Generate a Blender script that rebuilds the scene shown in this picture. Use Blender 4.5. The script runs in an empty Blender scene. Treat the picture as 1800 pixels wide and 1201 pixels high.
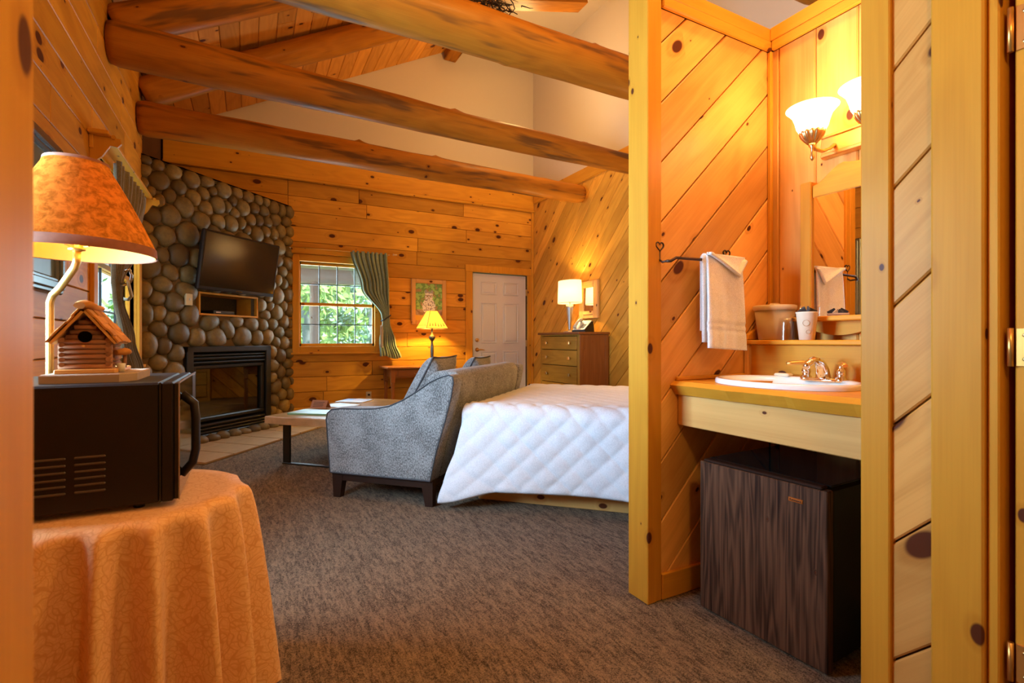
import bpy, bmesh, math, random
from mathutils import Vector, Matrix, noise
R = random.Random(7)
PI = math.pi
sc = bpy.context.scene
COL = sc.collection
# ---------------------------------------------------------------- camera, world, lights, exposure
TH = math.atan(465 / 880)
cam_d = bpy.data.cameras.new('camera')
cam = bpy.data.objects.new('camera', cam_d)
COL.objects.link(cam)
cam.location = (0, 0, 1.05)
cam.rotation_euler = (PI / 2, 0, -TH)
cam_d.sensor_width = 36
cam_d.lens = 880 / 1800 * 36
cam_d.shift_y = -2.5 / 1800
cam_d.clip_start = .02
cam_d.dof.use_dof = True
cam_d.dof.focus_distance = 3.2
cam_d.dof.aperture_fstop = 5.6
sc.camera = cam
sc.view_settings.view_transform = 'Standard'
sc.view_settings.look = 'None'
sc.view_settings.gamma = 1
sc.view_settings.use_curve_mapping = False
sc.view_settings.exposure = 0.42
world = bpy.data.worlds.new('world')
sc.world = world
world.use_nodes = True
bgn = world.node_tree.nodes['Background']
bgn.inputs[0].default_value = (.62, .80, 1, 1)
bgn.inputs[1].default_value = 2.6
WARM = (1, .60, .20)


def light(name, kind, loc, power, color, size=.05, rot=None, sy=None, spread=None):
    d = bpy.data.lights.new(name, kind)
    d.energy = power
    d.color = color
    if kind == 'AREA':
        d.shape = 'RECTANGLE'
        d.size = size
        d.size_y = sy or size
        if spread: d.spread = spread
    elif kind == 'SUN':
        d.angle = size
    else:
        d.shadow_soft_size = size
    o = bpy.data.objects.new(name, d)
    COL.objects.link(o)
    o.location = loc
    if rot: o.rotation_euler = rot
    return o


light('sun', 'SUN', (5, -5, 12), 6.5, (1, .95, .85), .02, (math.radians(38), 0, math.radians(25)))
# daylight entering by the windows; the near one is unseen and added
light('daylight_far_window', 'AREA', (1.05, 7.02, 1.5), 40, (.62, .82, 1), .95, (PI / 2, 0, PI), 1.05)
light('daylight_left_window', 'AREA', (-.97, 4.7, 1.50), 5, (.62, .82, 1), 1.3, (PI / 2, 0, -PI / 2), 1.2)
light('daylight_unseen_window', 'AREA', (-.98, 2.02, 1.40), 115, (.46, .70, 1), .82, (PI / 2, 0, -PI / 2), 1.2, math.radians(125))  # added behind an unseen window to throw cool daylight on the bed side
# lamps of the room, then added fill lights
light('vanity_bulb', 'POINT', (1.99, 1.2, 2.03), 2.7, (1, .62, .33), .04)
light('vanity_bulb', 'POINT', (1.99, 1.0, 2.03), 2.7, (1, .62, .33), .04)
light('vanity_bulb', 'POINT', (1.99, .82, 2.03), 2.5, (1, .62, .33), .04)
light('dresser_bulb', 'POINT', (3.77, 5.5, 1.68), 30, (1, .70, .28), .04)
light('end_table_bulb', 'POINT', (2.21, 6.5, 1.3), 42, (1, .66, .16), .03)
light('floor_lamp_bulb', 'POINT', (-.467, 2.0, 1.42), 4, (1, .48, .09), .035)
light('overhead_fill', 'POINT', (1.6, 1.1, 3.5), 82, (1, .615, .21), .14)  # unseen warm fill added to brighten the room and high ceiling
light('overhead_fill', 'POINT', (2.9, 5.0, 4.3), 40, (1, .63, .22), .14)  # second added fill, warms the gable; no lamp stands here
light('bed_fill', 'POINT', (3.75, 3.3, 1.5), 24, (1, .64, .26), .08)  # added fill that tints the quilt amber; no lamp stands here
light('fill_behind_camera', 'POINT', (.5, -.35, 2.35), 24, (1, .66, .24), .1)  # warm fill added behind the camera, source unseen

# ---------------------------------------------------------------- node helpers
MATS = {}


class NT:
    def __init__(s, name):
        s.m = bpy.data.materials.new(name)
        s.m.use_nodes = True
        s.t = s.m.node_tree
        s.b = s.t.nodes['Principled BSDF']
        s.out = s.t.nodes['Material Output']

    def n(s, typ, **kw):
        n = s.t.nodes.new(typ)
        for k, v in kw.items():
            if k.startswith('_'):
                setattr(n, k[1:], v)
        for k, v in kw.items():
            if not k.startswith('_'):
                key = int(k[1:]) if k[0] == 'i' and k[1:].isdigit() else k.replace('__', ' ')
                s.put(n.inputs[key], v)
        return n

    def put(s, inp, v):
        if isinstance(v, bpy.types.NodeSocket): s.t.links.new(v, inp)
        elif isinstance(v, bpy.types.Node): s.t.links.new(v.outputs[0], inp)
        else: inp.default_value = v

    def math(s, op, a, b=0, c=0, clamp=False):
        n = s.n('ShaderNodeMath', _operation=op, _use_clamp=clamp)
        s.put(n.inputs[0], a); s.put(n.inputs[1], b); s.put(n.inputs[2], c)
        return n.outputs[0]

    def vmul(s, v, k):
        n = s.n('ShaderNodeVectorMath', _operation='MULTIPLY')
        s.put(n.inputs[0], v); n.inputs[1].default_value = k
        return n.outputs[0]

    def step(s, v, a, b, lo=0., hi=1.):
        n = s.n('ShaderNodeMapRange', _interpolation_type='SMOOTHSTEP')
        s.put(n.inputs[0], v)
        n.inputs[1].default_value = a; n.inputs[2].default_value = b
        n.inputs[3].default_value = lo; n.inputs[4].default_value = hi
        return n.outputs[0]

    def mix(s, f, a, b, mode='MIX'):
        n = s.n('ShaderNodeMix', _data_type='RGBA', _blend_type=mode)
        s.put(n.inputs[0], f); s.put(n.inputs[6], a); s.put(n.inputs[7], b)
        return n.outputs[2]

    def noise(s, v, scale, detail=2, rough=.5, dist=0):
        n = s.n('ShaderNodeTexNoise')
        if v is not None: s.put(n.inputs['Vector'], v)
        n.inputs['Scale'].default_value = scale; n.inputs['Detail'].default_value = detail
        n.inputs['Roughness'].default_value = rough; n.inputs['Distortion'].default_value = dist
        return n.outputs[0]

    def bump(s, h, strength=.3, dist=.01):
        n = s.n('ShaderNodeBump')
        n.inputs['Strength'].default_value = strength; n.inputs['Distance'].default_value = dist
        s.put(n.inputs['Height'], h)
        s.t.links.new(n.outputs[0], s.b.inputs['Normal'])

    def set(s, **kw):
        for k, v in kw.items():
            s.put(s.b.inputs[k.replace('__', ' ')], v)
        return s.m


def c4(c): return (c[0], c[1], c[2], 1)


def plain(name, col, rough=.5, metal=0, var=0, bump=0, bscale=60, **kw):
    t = NT(name)
    tc = t.n('ShaderNodeTexCoord').outputs['Object']
    n = t.noise(tc, bscale, 3)
    a = tuple(x * (1 - var) for x in col); b = tuple(min(1, x * (1 + var)) for x in col)
    col_s = t.mix(n, c4(a), c4(b)) if var else c4(col)
    t.set(Base__Color=col_s, Roughness=rough, Metallic=metal, **kw)
    if bump: t.bump(n, bump, .003)
    return t.m


def wood(name, light, dark, knot=(.10, .025, .008), rough=.36, knots=1., ring=.45, fine=.5, var=.22, streak=0, gs=1., kscale=4.2, coat=.04):
    t = NT(name)
    g = t.n('ShaderNodeAttribute', _attribute_name='g').outputs['Vector']
    rnd = t.n('ShaderNodeObjectInfo').outputs['Random']
    sg = t.n('ShaderNodeSeparateXYZ', Vector=g)
    kv = t.n('ShaderNodeCombineXYZ')
    t.put(kv.inputs[0], t.math('MULTIPLY', sg.outputs[0], .62))
    t.put(kv.inputs[1], t.math('ADD', sg.outputs[1], sg.outputs[2]))
    vor = t.n('ShaderNodeTexVoronoi', _voronoi_dimensions='2D', Vector=kv.outputs[0], Scale=kscale)
    d = vor.outputs['Distance']
    sep = t.n('ShaderNodeSeparateColor', Color=vor.outputs['Color'])
    rad = t.math('MULTIPLY', t.math('POWER', sep.outputs[0], 2.2), .115 * knots)
    ratio = t.math('DIVIDE', d, t.math('ADD', rad, .012))
    km = t.step(ratio, .75, 1.05, 1, 0)
    halo = t.step(ratio, .8, 2.6, 1, 0)
    gd = t.noise(t.vmul(g, (.9 * gs ** .3, 5 * gs, 5 * gs)), 1.0, 2, .5)
    rr = t.math('SINE', t.math('ADD', t.math('MULTIPLY', gd, 46), t.math('MULTIPLY', halo, 7)))
    rr = t.math('ADD', t.math('MULTIPLY', rr, .5), .5)
    fn = t.noise(t.vmul(g, (3, 150, 150)), 1.0, 2, .6)
    patch = t.noise(t.vmul(g, (.8, 3, 3)), 1.0, 2, .5)
    f = t.math('ADD', t.math('MULTIPLY', rr, ring * .55), t.math('MULTIPLY', t.math('SUBTRACT', fn, .35), fine))
    f = t.math('ADD', f, t.math('MULTIPLY', t.math('SUBTRACT', patch, .5), .7), clamp=True)
    f = t.math('ADD', f, t.math('MULTIPLY', halo, .35), clamp=True)
    col = t.mix(f, c4(light), c4(dark))
    if streak:
        sn = t.noise(t.vmul(g, (1.1, 9, 9)), 1.0, 3, .6)
        col = t.mix(t.step(sn, .51, .66, 0, streak), col, (.10, .045, .015, 1))
    br = t.math('ADD', t.math('MULTIPLY', rnd, 2 * var), 1 - var)
    hsv = t.n('ShaderNodeHueSaturation', Color=col, Value=br)
    hsv.inputs['Hue'].default_value = .5
    col = t.mix(km, hsv.outputs[0], c4(knot))
    t.set(Base__Color=col, Roughness=rough + .1, Coat__Weight=coat, Coat__Roughness=.25, Specular__IOR__Level=.12)
    t.bump(t.math('ADD', t.math('MULTIPLY', rr, .4), fn), .12, .0015)
    return t.m


W_WALL = wood('pine_wall', (.72, .33, .036), (.42, .145, .012), knots=1.1)
W_DIAG = wood('pine_diagonal', (.78, .385, .095), (.48, .18, .028), knots=1.2)
W_RIGHT = wood('pine_right', (.76, .37, .048), (.46, .17, .016), knots=1.2, var=.2)
W_TRIM = wood('pine_trim', (.70, .31, .028), (.48, .17, .011), knots=.55, ring=.35, var=.08)
W_CEIL = wood('pine_ceiling', (.72, .31, .05), (.42, .14, .015), knots=.9)
W_LOG = wood('log_wood', (.46, .17, .014), (.20, .058, .005), knots=.5, streak=.8, ring=.35, kscale=2.6, rough=.42)
W_PALE = wood('pine_pale', (.74, .41, .13), (.54, .25, .06), knots=.9, var=.06)
W_OAK = wood('oak', (.50, .25, .03), (.30, .13, .012), knots=.0, ring=.5, fine=.9, var=.06)
W_OAKD = wood('oak_side', (.26, .095, .025), (.16, .05, .012), knots=.0, ring=.4, fine=1, var=.04)
W_DARK = wood('espresso_wood', (.035, .016, .010), (.018, .008, .005), knots=0, var=.05, knot=(.01, .004, .002))
W_RED = wood('cherry_wood', (.42, .15, .035), (.24, .07, .015), knots=.2, var=.05)
W_WALNUT = wood('walnut_laminate', (.15, .068, .034), (.022, .009, .005), knots=0, ring=.9, fine=1.5, gs=4., var=.02, rough=.42, coat=.1)
W_GREY = wood('weathered_wood', (.42, .31, .22), (.26, .18, .12), knots=.6, var=.1, rough=.8, coat=0)
W_TWIG = wood('twig_log', (.36, .17, .085), (.20, .08, .035), knots=.5, var=.3, rough=.8, coat=0)
W_BARK = wood('bark', (.62, .27, .06), (.26, .09, .02), knots=.8, var=.15, rough=.85, coat=0, ring=.9)
W_PORCH = wood('porch_log', (.62, .50, .44), (.46, .34, .28), knots=.5, var=.05, rough=.7, coat=0)


def drywall():
    t = NT('drywall')
    tc = t.n('ShaderNodeTexCoord').outputs['Object']
    n = t.noise(tc, 90, 3)
    t.set(Base__Color=(.64, .53, .40, 1), Roughness=.85)
    t.bump(n, .25, .004)
    return t.m


def carpet():
    t = NT('carpet')
    tc = t.n('ShaderNodeTexCoord').outputs['Object']
    n1 = t.noise(t.vmul(tc, (80, 17, 20)), 1, 2, .6, .7)
    n2 = t.noise(t.vmul(tc, (30, 5, 20)), 1, 2, .5, .5)
    n3 = t.noise(tc, 330, 2, .75)
    n4 = t.noise(tc, 170, 2, .7)
    f = t.math('ADD', t.math('MULTIPLY', n1, .27), t.math('MULTIPLY', n2, .08))
    f = t.math('ADD', f, t.math('ADD', t.math('MULTIPLY', n3, .42), t.math('MULTIPLY', n4, .28)))
    f = t.step(f, .41, .64)
    col = t.mix(f, (.035, .022, .014, 1), (.34, .235, .145, 1))
    t.set(Base__Color=col, Roughness=1)
    t.bump(f, .5, .005)
    return t.m


def stone_m():
    t = NT('river_stone')
    tc = t.n('ShaderNodeTexCoord').outputs['Object']
    rnd = t.n('ShaderNodeObjectInfo').outputs['Random']
    w = t.n('ShaderNodeTexWhiteNoise', _noise_dimensions='1D')
    t.put(w.inputs['W'], rnd)
    n = t.noise(tc, 14, 5, .65, .4)
    n2 = t.noise(tc, 70, 3, .6)
    ramp = t.n('ShaderNodeValToRGB', Fac=rnd)
    e = ramp.color_ramp.elements
    cols = [(.13, .085, .025), (.26, .165, .045), (.18, .14, .05), (.35, .22, .055), (.15, .11, .045), (.29, .21, .075), (.11, .065, .02), (.36, .27, .10)]
    e[0].color = c4(cols[0]); e[1].color = c4(cols[-1]); e[1].position = 1
    for i, c in enumerate(cols[1:-1]):
        x = e.new((i + 1) / 7); x.color = c4(c)
    a = t.mix(t.step(n, .35, .68), ramp.outputs[0], t.mix(.5, ramp.outputs[0], (.10, .07, .04, 1)))
    a = t.mix(t.step(n2, .56, .74, 0, .45), a, (.09, .06, .035, 1))
    t.set(Base__Color=a, Roughness=.55)
    t.bump(n2, .35, .004)
    return t.m


def fabric(name, a, b, scale=220, bump=.4, rough=1, sheen=.3, stretch=(1, 1, 1)):
    t = NT(name)
    tc = t.n('ShaderNodeTexCoord').outputs['Object']
    n = t.noise(t.vmul(tc, stretch), scale, 2, .8)
    n2 = t.noise(tc, 6, 3, .6)
    col = t.mix(t.step(t.math('ADD', n, t.math('MULTIPLY', t.math('SUBTRACT', n2, .5), .35)), .36, .64), c4(a), c4(b))
    t.set(Base__Color=col, Roughness=rough, Sheen__Weight=sheen)
    t.bump(n, bump, .003)
    return t.m


def damask():
    t = NT('damask_cloth')
    tc = t.n('ShaderNodeTexCoord').outputs['Object']
    nn = t.n('ShaderNodeTexNoise', Vector=tc, Scale=16.)
    nn.inputs['Detail'].default_value = 1
    dv = t.n('ShaderNodeVectorMath', _operation='MULTIPLY_ADD')
    t.put(dv.inputs[0], nn.outputs['Color']); dv.inputs[1].default_value = (.10, .10, .10); t.put(dv.inputs[2], tc)
    vo = t.n('ShaderNodeTexVoronoi', Vector=dv.outputs[0], Scale=46.)
    vo.feature = 'DISTANCE_TO_EDGE'
    line = t.step(vo.outputs['Distance'], .03, .11, 1, 0)
    vo2 = t.n('ShaderNodeTexVoronoi', Vector=dv.outputs[0], Scale=110.)
    vo2.feature = 'DISTANCE_TO_EDGE'
    l2 = t.step(vo2.outputs['Distance'], .04, .16, .45, 0)
    m = t.math('MAXIMUM', line, l2)
    w = t.noise(tc, 500, 1)
    col = t.mix(m, (.86, .50, .20, 1), (.72, .35, .105, 1))
    t.set(Base__Color=col, Roughness=.7, Sheen__Weight=.25)
    t.bump(t.math('ADD', m, t.math('MULTIPLY', w, .5)), .15, .001)
    return t.m


def glassy(name, tint=(1, 1, 1), refl=.08, rough=0.0):
    t = NT(name)
    tr = t.n('ShaderNodeBsdfTransparent', Color=c4(tint))
    gl = t.n('ShaderNodeBsdfGlossy', Color=(1, 1, 1, 1), Roughness=rough)
    lw = t.n('ShaderNodeLayerWeight', Blend=.5)
    fr = t.math('MULTIPLY', t.math('POWER', lw.outputs['Facing'], 5), .45)
    mx = t.n('ShaderNodeMixShader', i0=t.math('MAXIMUM', fr, refl), i1=tr.outputs[0], i2=gl.outputs[0])
    t.t.links.new(mx.outputs[0], t.out.inputs[0])
    return t.m


def shade_m(name, col, emit, strength, trans=.5, fib=0):
    t = NT(name)
    tc = t.n('ShaderNodeTexCoord').outputs['Object']
    n = t.noise(tc, 45, 4, .7, .5)
    c = t.mix(t.step(n, .35, .68, 0, fib), c4(col), c4(tuple(x * .35 for x in col))) if fib else c4(col)
    e = t.mix(t.step(n, .35, .68, 0, fib), c4(emit), c4(tuple(x * .45 for x in emit))) if fib else c4(emit)
    df = t.n('ShaderNodeBsdfDiffuse', Color=c)
    tl = t.n('ShaderNodeBsdfTranslucent', Color=c)
    m1 = t.n('ShaderNodeMixShader', i0=trans, i1=df.outputs[0], i2=tl.outputs[0])
    em = t.n('ShaderNodeEmission', Color=e, Strength=strength)
    ad = t.n('ShaderNodeAddShader', i0=m1.outputs[0], i1=em.outputs[0])
    t.t.links.new(ad.outputs[0], t.out.inputs[0])
    return t.m


def vcol_m(name, rough=.4):
    t = NT(name)
    a = t.n('ShaderNodeAttribute', _attribute_name='col').outputs['Color']
    t.set(Base__Color=a, Roughness=rough)
    return t.m


M_DRY = drywall()
M_CARPET = carpet()
M_STONE = stone_m()
M_VENT = plain('vent_glint', (.075, .055, .045), .35)  # grey lightened to paint the glints on the vent slots
M_VOID = plain('matte_black', (.004, .003, .002), 1, Specular__IOR__Level=0.)  # paints the darkness inside the birdhouse opening
M_BACK = plain('board_backing', (.10, .035, .008), .9)
M_MORTAR = plain('mortar', (.20, .135, .07), .95, var=.25, bump=.5, bscale=90)
M_HEARTH = plain('sandstone_tile', (.46, .31, .15), .6, var=.18, bump=.15, bscale=12)
M_BLACK = plain('black_metal', (.012, .013, .012), .38, var=.2)
M_BLACKP = plain('black_enamel', (.014, .009, .007), .42, var=.5, bump=.06, bscale=500, Specular__IOR__Level=.3)
M_DGLASS = plain('dark_glass', (.010, .010, .009), .06)
M_SCREEN = plain('tv_screen', (.012, .010, .008), .13)
M_FIREBOX = plain('firebox', (.05, .04, .025), .9, var=.4)
M_BRASS = plain('brass', (.78, .44, .11), .32, .85, var=.1)
M_ABRASS = plain('antique_brass', (.62, .40, .15), .33, 1, var=.25, bscale=90)
M_CHROME = plain('chrome', (.85, .83, .80), .08, 1)
M_STEEL = plain('satin_steel', (.50, .46, .42), .35, 1)
M_IRON = plain('wrought_iron', (.06, .03, .018), .5, .6, var=.3)
M_PORC = plain('porcelain', (.86, .84, .80), .12, Coat__Weight=.5)
M_WHITE = plain('white_paint', (.68, .66, .62), .4)
M_IVORY = plain('ivory_plastic', (.70, .58, .34), .4)
M_PLASTW = plain('phone_plastic', (.62, .58, .48), .4)
M_TOWEL = fabric('terry_towel', (.74, .71, .68), (.93, .91, .89), 300, .8)
M_QUILT = fabric('white_quilt', (.64, .64, .66), (.74, .74, .76), 160, .1, sheen=.1)
M_SOFA = fabric('grey_chenille', (.085, .083, .08), (.34, .335, .32), 170, .5, stretch=(1, 1, .5))
M_PIPING = plain('dark_piping', (.05, .05, .055), .8)
M_CLOTH = damask()
M_GREEN = fabric('sage_curtain', (.24, .30, .19), (.33, .41, .27), 180, .2, stretch=(1, 1, .2))
M_LINING = fabric('curtain_lining', (.62, .56, .42), (.70, .64, .50), 180, .2)
M_BROWNC = fabric('olive_curtain', (.15, .11, .055), (.22, .165, .09), 180, .2)
M_MIRROR = plain('mirror_glass', (.92, .92, .90), .01, 1)
M_GLASS = glassy('window_glass', (.93, .97, .96), .05)
M_CUPG = glassy('clear_plastic', (.99, .98, .96), .035, .12)
M_FIREGL = glassy('fireplace_glass', (.45, .43, .38), .13, .02)
M_BEIGE = plain('beige_plastic', (.55, .40, .20), .35)
M_LID = plain('pale_lid', (.66, .50, .28), .35)
M_PAPER = plain('paper_cup', (.82, .70, .52), .6)
M_LOGO = plain('cup_print', (.55, .36, .20), .6)
M_MICA = shade_m('mica_shade', (.42, .125, .018), (1.0, .21, .012), .15, .35, .85)
M_MICARIM = plain('shade_rim', (.22, .07, .03), .8, var=.2)
M_SHIN = shade_m('shade_lining', (.80, .50, .13), (1, .45, .05), .25, .3)
M_LINEN = shade_m('linen_shade', (.92, .80, .62), (1, .62, .26), 1.15, .5)
M_TREESH = shade_m('parchment_shade', (.85, .62, .20), (1, .50, .055), .6, .5)
M_OPAL = shade_m('opal_glass', (.95, .9, .8), (1, .74, .38), 1.7, .5)
M_TRIMD = plain('shade_trim', (.16, .10, .05), .8)
M_LEAF = plain('leaf', (.36, .55, .16), .5, var=.5, bscale=2)
M_LEAF2 = plain('leaf_blue', (.38, .58, .46), .5, var=.5, bscale=2)
M_TRUNK = plain('tree_bark', (.34, .36, .40), .9, var=.3, bump=.6, bscale=12)
M_GRASS = plain('grass_ground', (.16, .30, .05), .9, var=.4, bscale=4)
M_COL = vcol_m('printed')
M_NEST = plain('dry_twigs', (.05, .035, .02), .9, var=.5)
M_TABLETOP = plain('live_edge_top', (.55, .36, .15), .18, var=.25, bscale=7)
M_TABLEEDGE = plain('marbled_edge', (.62, .42, .22), .3, var=.3, bscale=16)
M_CANVAS = plain('dim_canvas', (.10, .14, .13), .3, var=.4, bscale=6)
M_PEWTER = plain('pewter_frame', (.18, .19, .19), .25, .8)


# ---------------------------------------------------------------- mesh helpers
class MB:
    def __init__(s):
        s.v = []; s.f = []; s.sm = []; s.mi = []; s.c = None

    def add(s, vs, fs, smooth=False, mi=0):
        o = len(s.v)
        s.v += [Vector(p) for p in vs]
        for f in fs:
            s.f.append([i + o for i in f]); s.sm.append(smooth); s.mi.append(mi)
        return s

    def box(s, x0, x1, y0, y1, z0, z1, b=0, mi=0, M=None):
        if b <= 0:
            vs = [(x, y, z) for x in (x0, x1) for y in (y0, y1) for z in (z0, z1)]
            fs = [(0, 1, 3, 2), (4, 6, 7, 5), (0, 4, 5, 1), (2, 3, 7, 6), (0, 2, 6, 4), (1, 5, 7, 3)]
        else:
            b = min(b, abs(x1 - x0) * .45, abs(y1 - y0) * .45, abs(z1 - z0) * .45)
            lo, hi = (x0, y0, z0), (x1, y1, z1)
            vs = []; ix = {}
            for i in range(8):
                sg = [(i >> 2) & 1, (i >> 1) & 1, i & 1]
                for a in range(3):
                    p = [(hi[k] if sg[k] else lo[k]) for k in range(3)]
                    for k in range(3):
                        if k != a: p[k] += -b if sg[k] else b
                    ix[(i, a)] = len(vs); vs.append(tuple(p))
            fs = []
            for a in range(3):
                o1, o2 = [k for k in range(3) if k != a]
                for sd in (0, 1):
                    q = []
                    for (p1, p2) in ((0, 0), (1, 0), (1, 1), (0, 1)):
                        sg = [0, 0, 0]; sg[a] = sd; sg[o1] = p1; sg[o2] = p2
                        q.append(ix[(sg[0] * 4 + sg[1] * 2 + sg[2], a)])
                    fs.append(q)
            for a in range(3):
                o1, o2 = [k for k in range(3) if k != a]
                for p1 in (0, 1):
                    for p2 in (0, 1):
                        q = []
                        for sd, fc in ((0, o1), (1, o1), (1, o2), (0, o2)):
                            sg = [0, 0, 0]; sg[a] = sd; sg[o1] = p1; sg[o2] = p2
                            q.append(ix[(sg[0] * 4 + sg[1] * 2 + sg[2], fc)])
                        fs.append(q)
            for i in range(8): fs.append([ix[(i, 0)], ix[(i, 1)], ix[(i, 2)]])
        if M: vs = [M @ Vector(p) for p in vs]
        return s.add(vs, fs, False, mi)

    def tube(s, pts, rad, n=12, cap=True, smooth=True, mi=0, sx=1., closed=False):
        pts = [Vector(p) for p in pts]
        if not hasattr(rad, '__len__'): rad = [rad] * len(pts)
        o = len(s.v); m = len(pts)
        t0 = (pts[1] - pts[0]).normalized()
        up = Vector((0, 0, 1)) if abs(t0.z) < .9 else Vector((1, 0, 0))
        nrm = t0.cross(up).normalized()
        vs = []
        for i, p in enumerate(pts):
            a = pts[(i - 1) % m] if closed else pts[max(i - 1, 0)]
            b = pts[(i + 1) % m] if closed else pts[min(i + 1, m - 1)]
            t = (b - a).normalized()
            nrm = (nrm - t * nrm.dot(t)).normalized()
            bn = t.cross(nrm)
            for k in range(n):
                an = 2 * PI * k / n
                vs.append(p + (nrm * math.cos(an) * sx + bn * math.sin(an)) * rad[i])
        fs = []
        for i in range(m if closed else m - 1):
            for k in range(n):
                j = (i + 1) % m
                fs.append((i * n + k, i * n + (k + 1) % n, j * n + (k + 1) % n, j * n + k))
        s.add(vs, fs, smooth, mi)
        if cap and not closed:
            s.add([], [], mi=mi)
            s.f.append([o + k for k in range(n)][::-1]); s.sm.append(False); s.mi.append(mi)
            s.f.append([o + (m - 1) * n + k for k in range(n)]); s.sm.append(False); s.mi.append(mi)
        return s

    def lathe(s, prof, c=(0, 0, 0), n=32, smooth=True, mi=0, M=None, sx=1, sy=1, cap=True):
        vs = []
        for r, z in prof:
            for k in range(n):
                a = 2 * PI * k / n
                p = Vector((r * math.cos(a) * sx, r * math.sin(a) * sy, z))
                if M: p = M @ p
                vs.append(p + Vector(c))
        m = len(prof)
        fs = [(i * n + k, i * n + (k + 1) % n, (i + 1) * n + (k + 1) % n, (i + 1) * n + k) for i in range(m - 1) for k in range(n)]
        if cap:
            if prof[0][0] > 1e-6: fs.append(list(range(n))[::-1])
            if prof[-1][0] > 1e-6: fs.append([(m - 1) * n + k for k in range(n)])
        return s.add(vs, fs, smooth, mi)

    def grid(s, fn, nu, nv, smooth=True, mi=0, wrap=False):
        vs = [fn(i / (nu - (0 if wrap else 1)), j / (nv - 1)) for j in range(nv) for i in range(nu)]
        fs = []
        for j in range(nv - 1):
            for i in range(nu if wrap else nu - 1):
                i2 = (i + 1) % nu
                fs.append((j * nu + i, j * nu + i2, (j + 1) * nu + i2, (j + 1) * nu + i))
        return s.add(vs, fs, smooth, mi)

    def prism(s, poly, fr, h0, h1, b=0, mi=0, smooth=False):
        """poly in (a,b), fr=(o,ea,eb,en); chamfer b at the h1 side"""
        o, ea, eb, en = fr
        n = len(poly)
        P = lambda a, bb, h: o + ea * a + eb * bb + en * h
        vs = [P(a, bb, h0) for a, bb in poly]
        if b:
            ins = inset(poly, b)
            vs += [P(a, bb, h1 - b) for a, bb in poly] + [P(a, bb, h1) for a, bb in ins]
            L = 3
        else:
            vs += [P(a, bb, h1) for a, bb in poly]; L = 2
        fs = [list(range(n))[::-1], [(L - 1) * n + k for k in range(n)]]
        for l in range(L - 1):
            for k in range(n):
                fs.append((l * n + k, l * n + (k + 1) % n, (l + 1) * n + (k + 1) % n, (l + 1) * n + k))
        return s.add(vs, fs, smooth, mi)

    def xf(s, M):
        s.v = [M @ p for p in s.v]
        return s


def area2(p): return sum(p[i][0] * p[(i + 1) % len(p)][1] - p[(i + 1) % len(p)][0] * p[i][1] for i in range(len(p))) / 2


def inset(poly, d):
    n = len(poly); sg = 1 if area2(poly) > 0 else -1
    out = []
    for i in range(n):
        p0, p1, p2 = Vector(poly[i - 1]), Vector(poly[i]), Vector(poly[(i + 1) % n])
        d1 = (p1 - p0); d2 = (p2 - p1)
        if d1.length < 1e-6 or d2.length < 1e-6: out.append(tuple(p1)); continue
        d1.normalize(); d2.normalize()
        n1 = Vector((-d1.y, d1.x)) * sg; n2 = Vector((-d2.y, d2.x)) * sg
        m = n1 + n2
        if m.length < 1e-4: out.append(tuple(p1)); continue
        m.normalize()
        k = d / max(m.dot(n1), .35)
        out.append((p1.x + m.x * k, p1.y + m.y * k))
    return out


def clip(poly, nx, ny, c):
    out = []
    for i in range(len(poly)):
        a, b = poly[i], poly[(i + 1) % len(poly)]
        da, db = nx * a[0] + ny * a[1] - c, nx * b[0] + ny * b[1] - c
        if da <= 0: out.append(a)
        if (da < 0 < db) or (db < 0 < da):
            t = da / (da - db)
            out.append((a[0] + (b[0] - a[0]) * t, a[1] + (b[1] - a[1]) * t))
    res = []
    for p in out:
        if not res or abs(p[0] - res[-1][0]) + abs(p[1] - res[-1][1]) > 1e-4: res.append(p)
    if len(res) > 1 and abs(res[0][0] - res[-1][0]) + abs(res[0][1] - res[-1][1]) < 1e-4: res.pop()
    return res


Q = math.sqrt(.5)
UVM = Matrix(((Q, Q, 0, 0), (-Q, Q, 0, 0), (0, 0, 1, 0), (0, 0, 0, 1)))   # (u,v,z) -> world


def mesh_of(name, mb, mat, origin, grain, recalc, modrot):
    me = bpy.data.meshes.new(name)
    inv = origin.inverted()
    vs = [inv @ p for p in mb.v]
    me.from_pydata([tuple(p) for p in vs], [], mb.f)
    mats = mat if isinstance(mat, (list, tuple)) else [mat]
    for m in mats: me.materials.append(m)
    me.polygons.foreach_set('use_smooth', mb.sm)
    me.polygons.foreach_set('material_index', mb.mi)
    if recalc:
        bm = bmesh.new(); bm.from_mesh(me)
        bmesh.ops.recalc_face_normals(bm, faces=bm.faces)
        bm.to_mesh(me); bm.free()
    # grain coordinates
    if grain is None or grain == 'auto':
        lo = [min(p[k] for p in mb.v) for k in range(3)]; hi = [max(p[k] for p in mb.v) for k in range(3)]
        e = [hi[k] - lo[k] for k in range(3)]
        k = e.index(max(e)); ga = Vector([1 if i == k else 0 for i in range(3)])
    else:
        ga = Vector(grain).normalized()
    t = Vector((0, 0, 1)) if abs(ga.z) < .9 else Vector((1, 0, 0))
    gb = ga.cross(t).normalized(); gc = ga.cross(gb)
    off = Vector((R.uniform(0, 40), R.uniform(0, 40), R.uniform(0, 40)))
    at = me.attributes.new('g', 'FLOAT_VECTOR', 'POINT')
    dat = []
    for p in mb.v: dat += [p.dot(ga) + off.x, p.dot(gb) + off.y, p.dot(gc) + off.z]
    at.data.foreach_set('vector', dat)
    if mb.c:
        ca = me.attributes.new('col', 'FLOAT_COLOR', 'POINT')
        ca.data.foreach_set('color', [x for c in mb.c for x in (*c, 1)])
    me.update()
    return me


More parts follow.
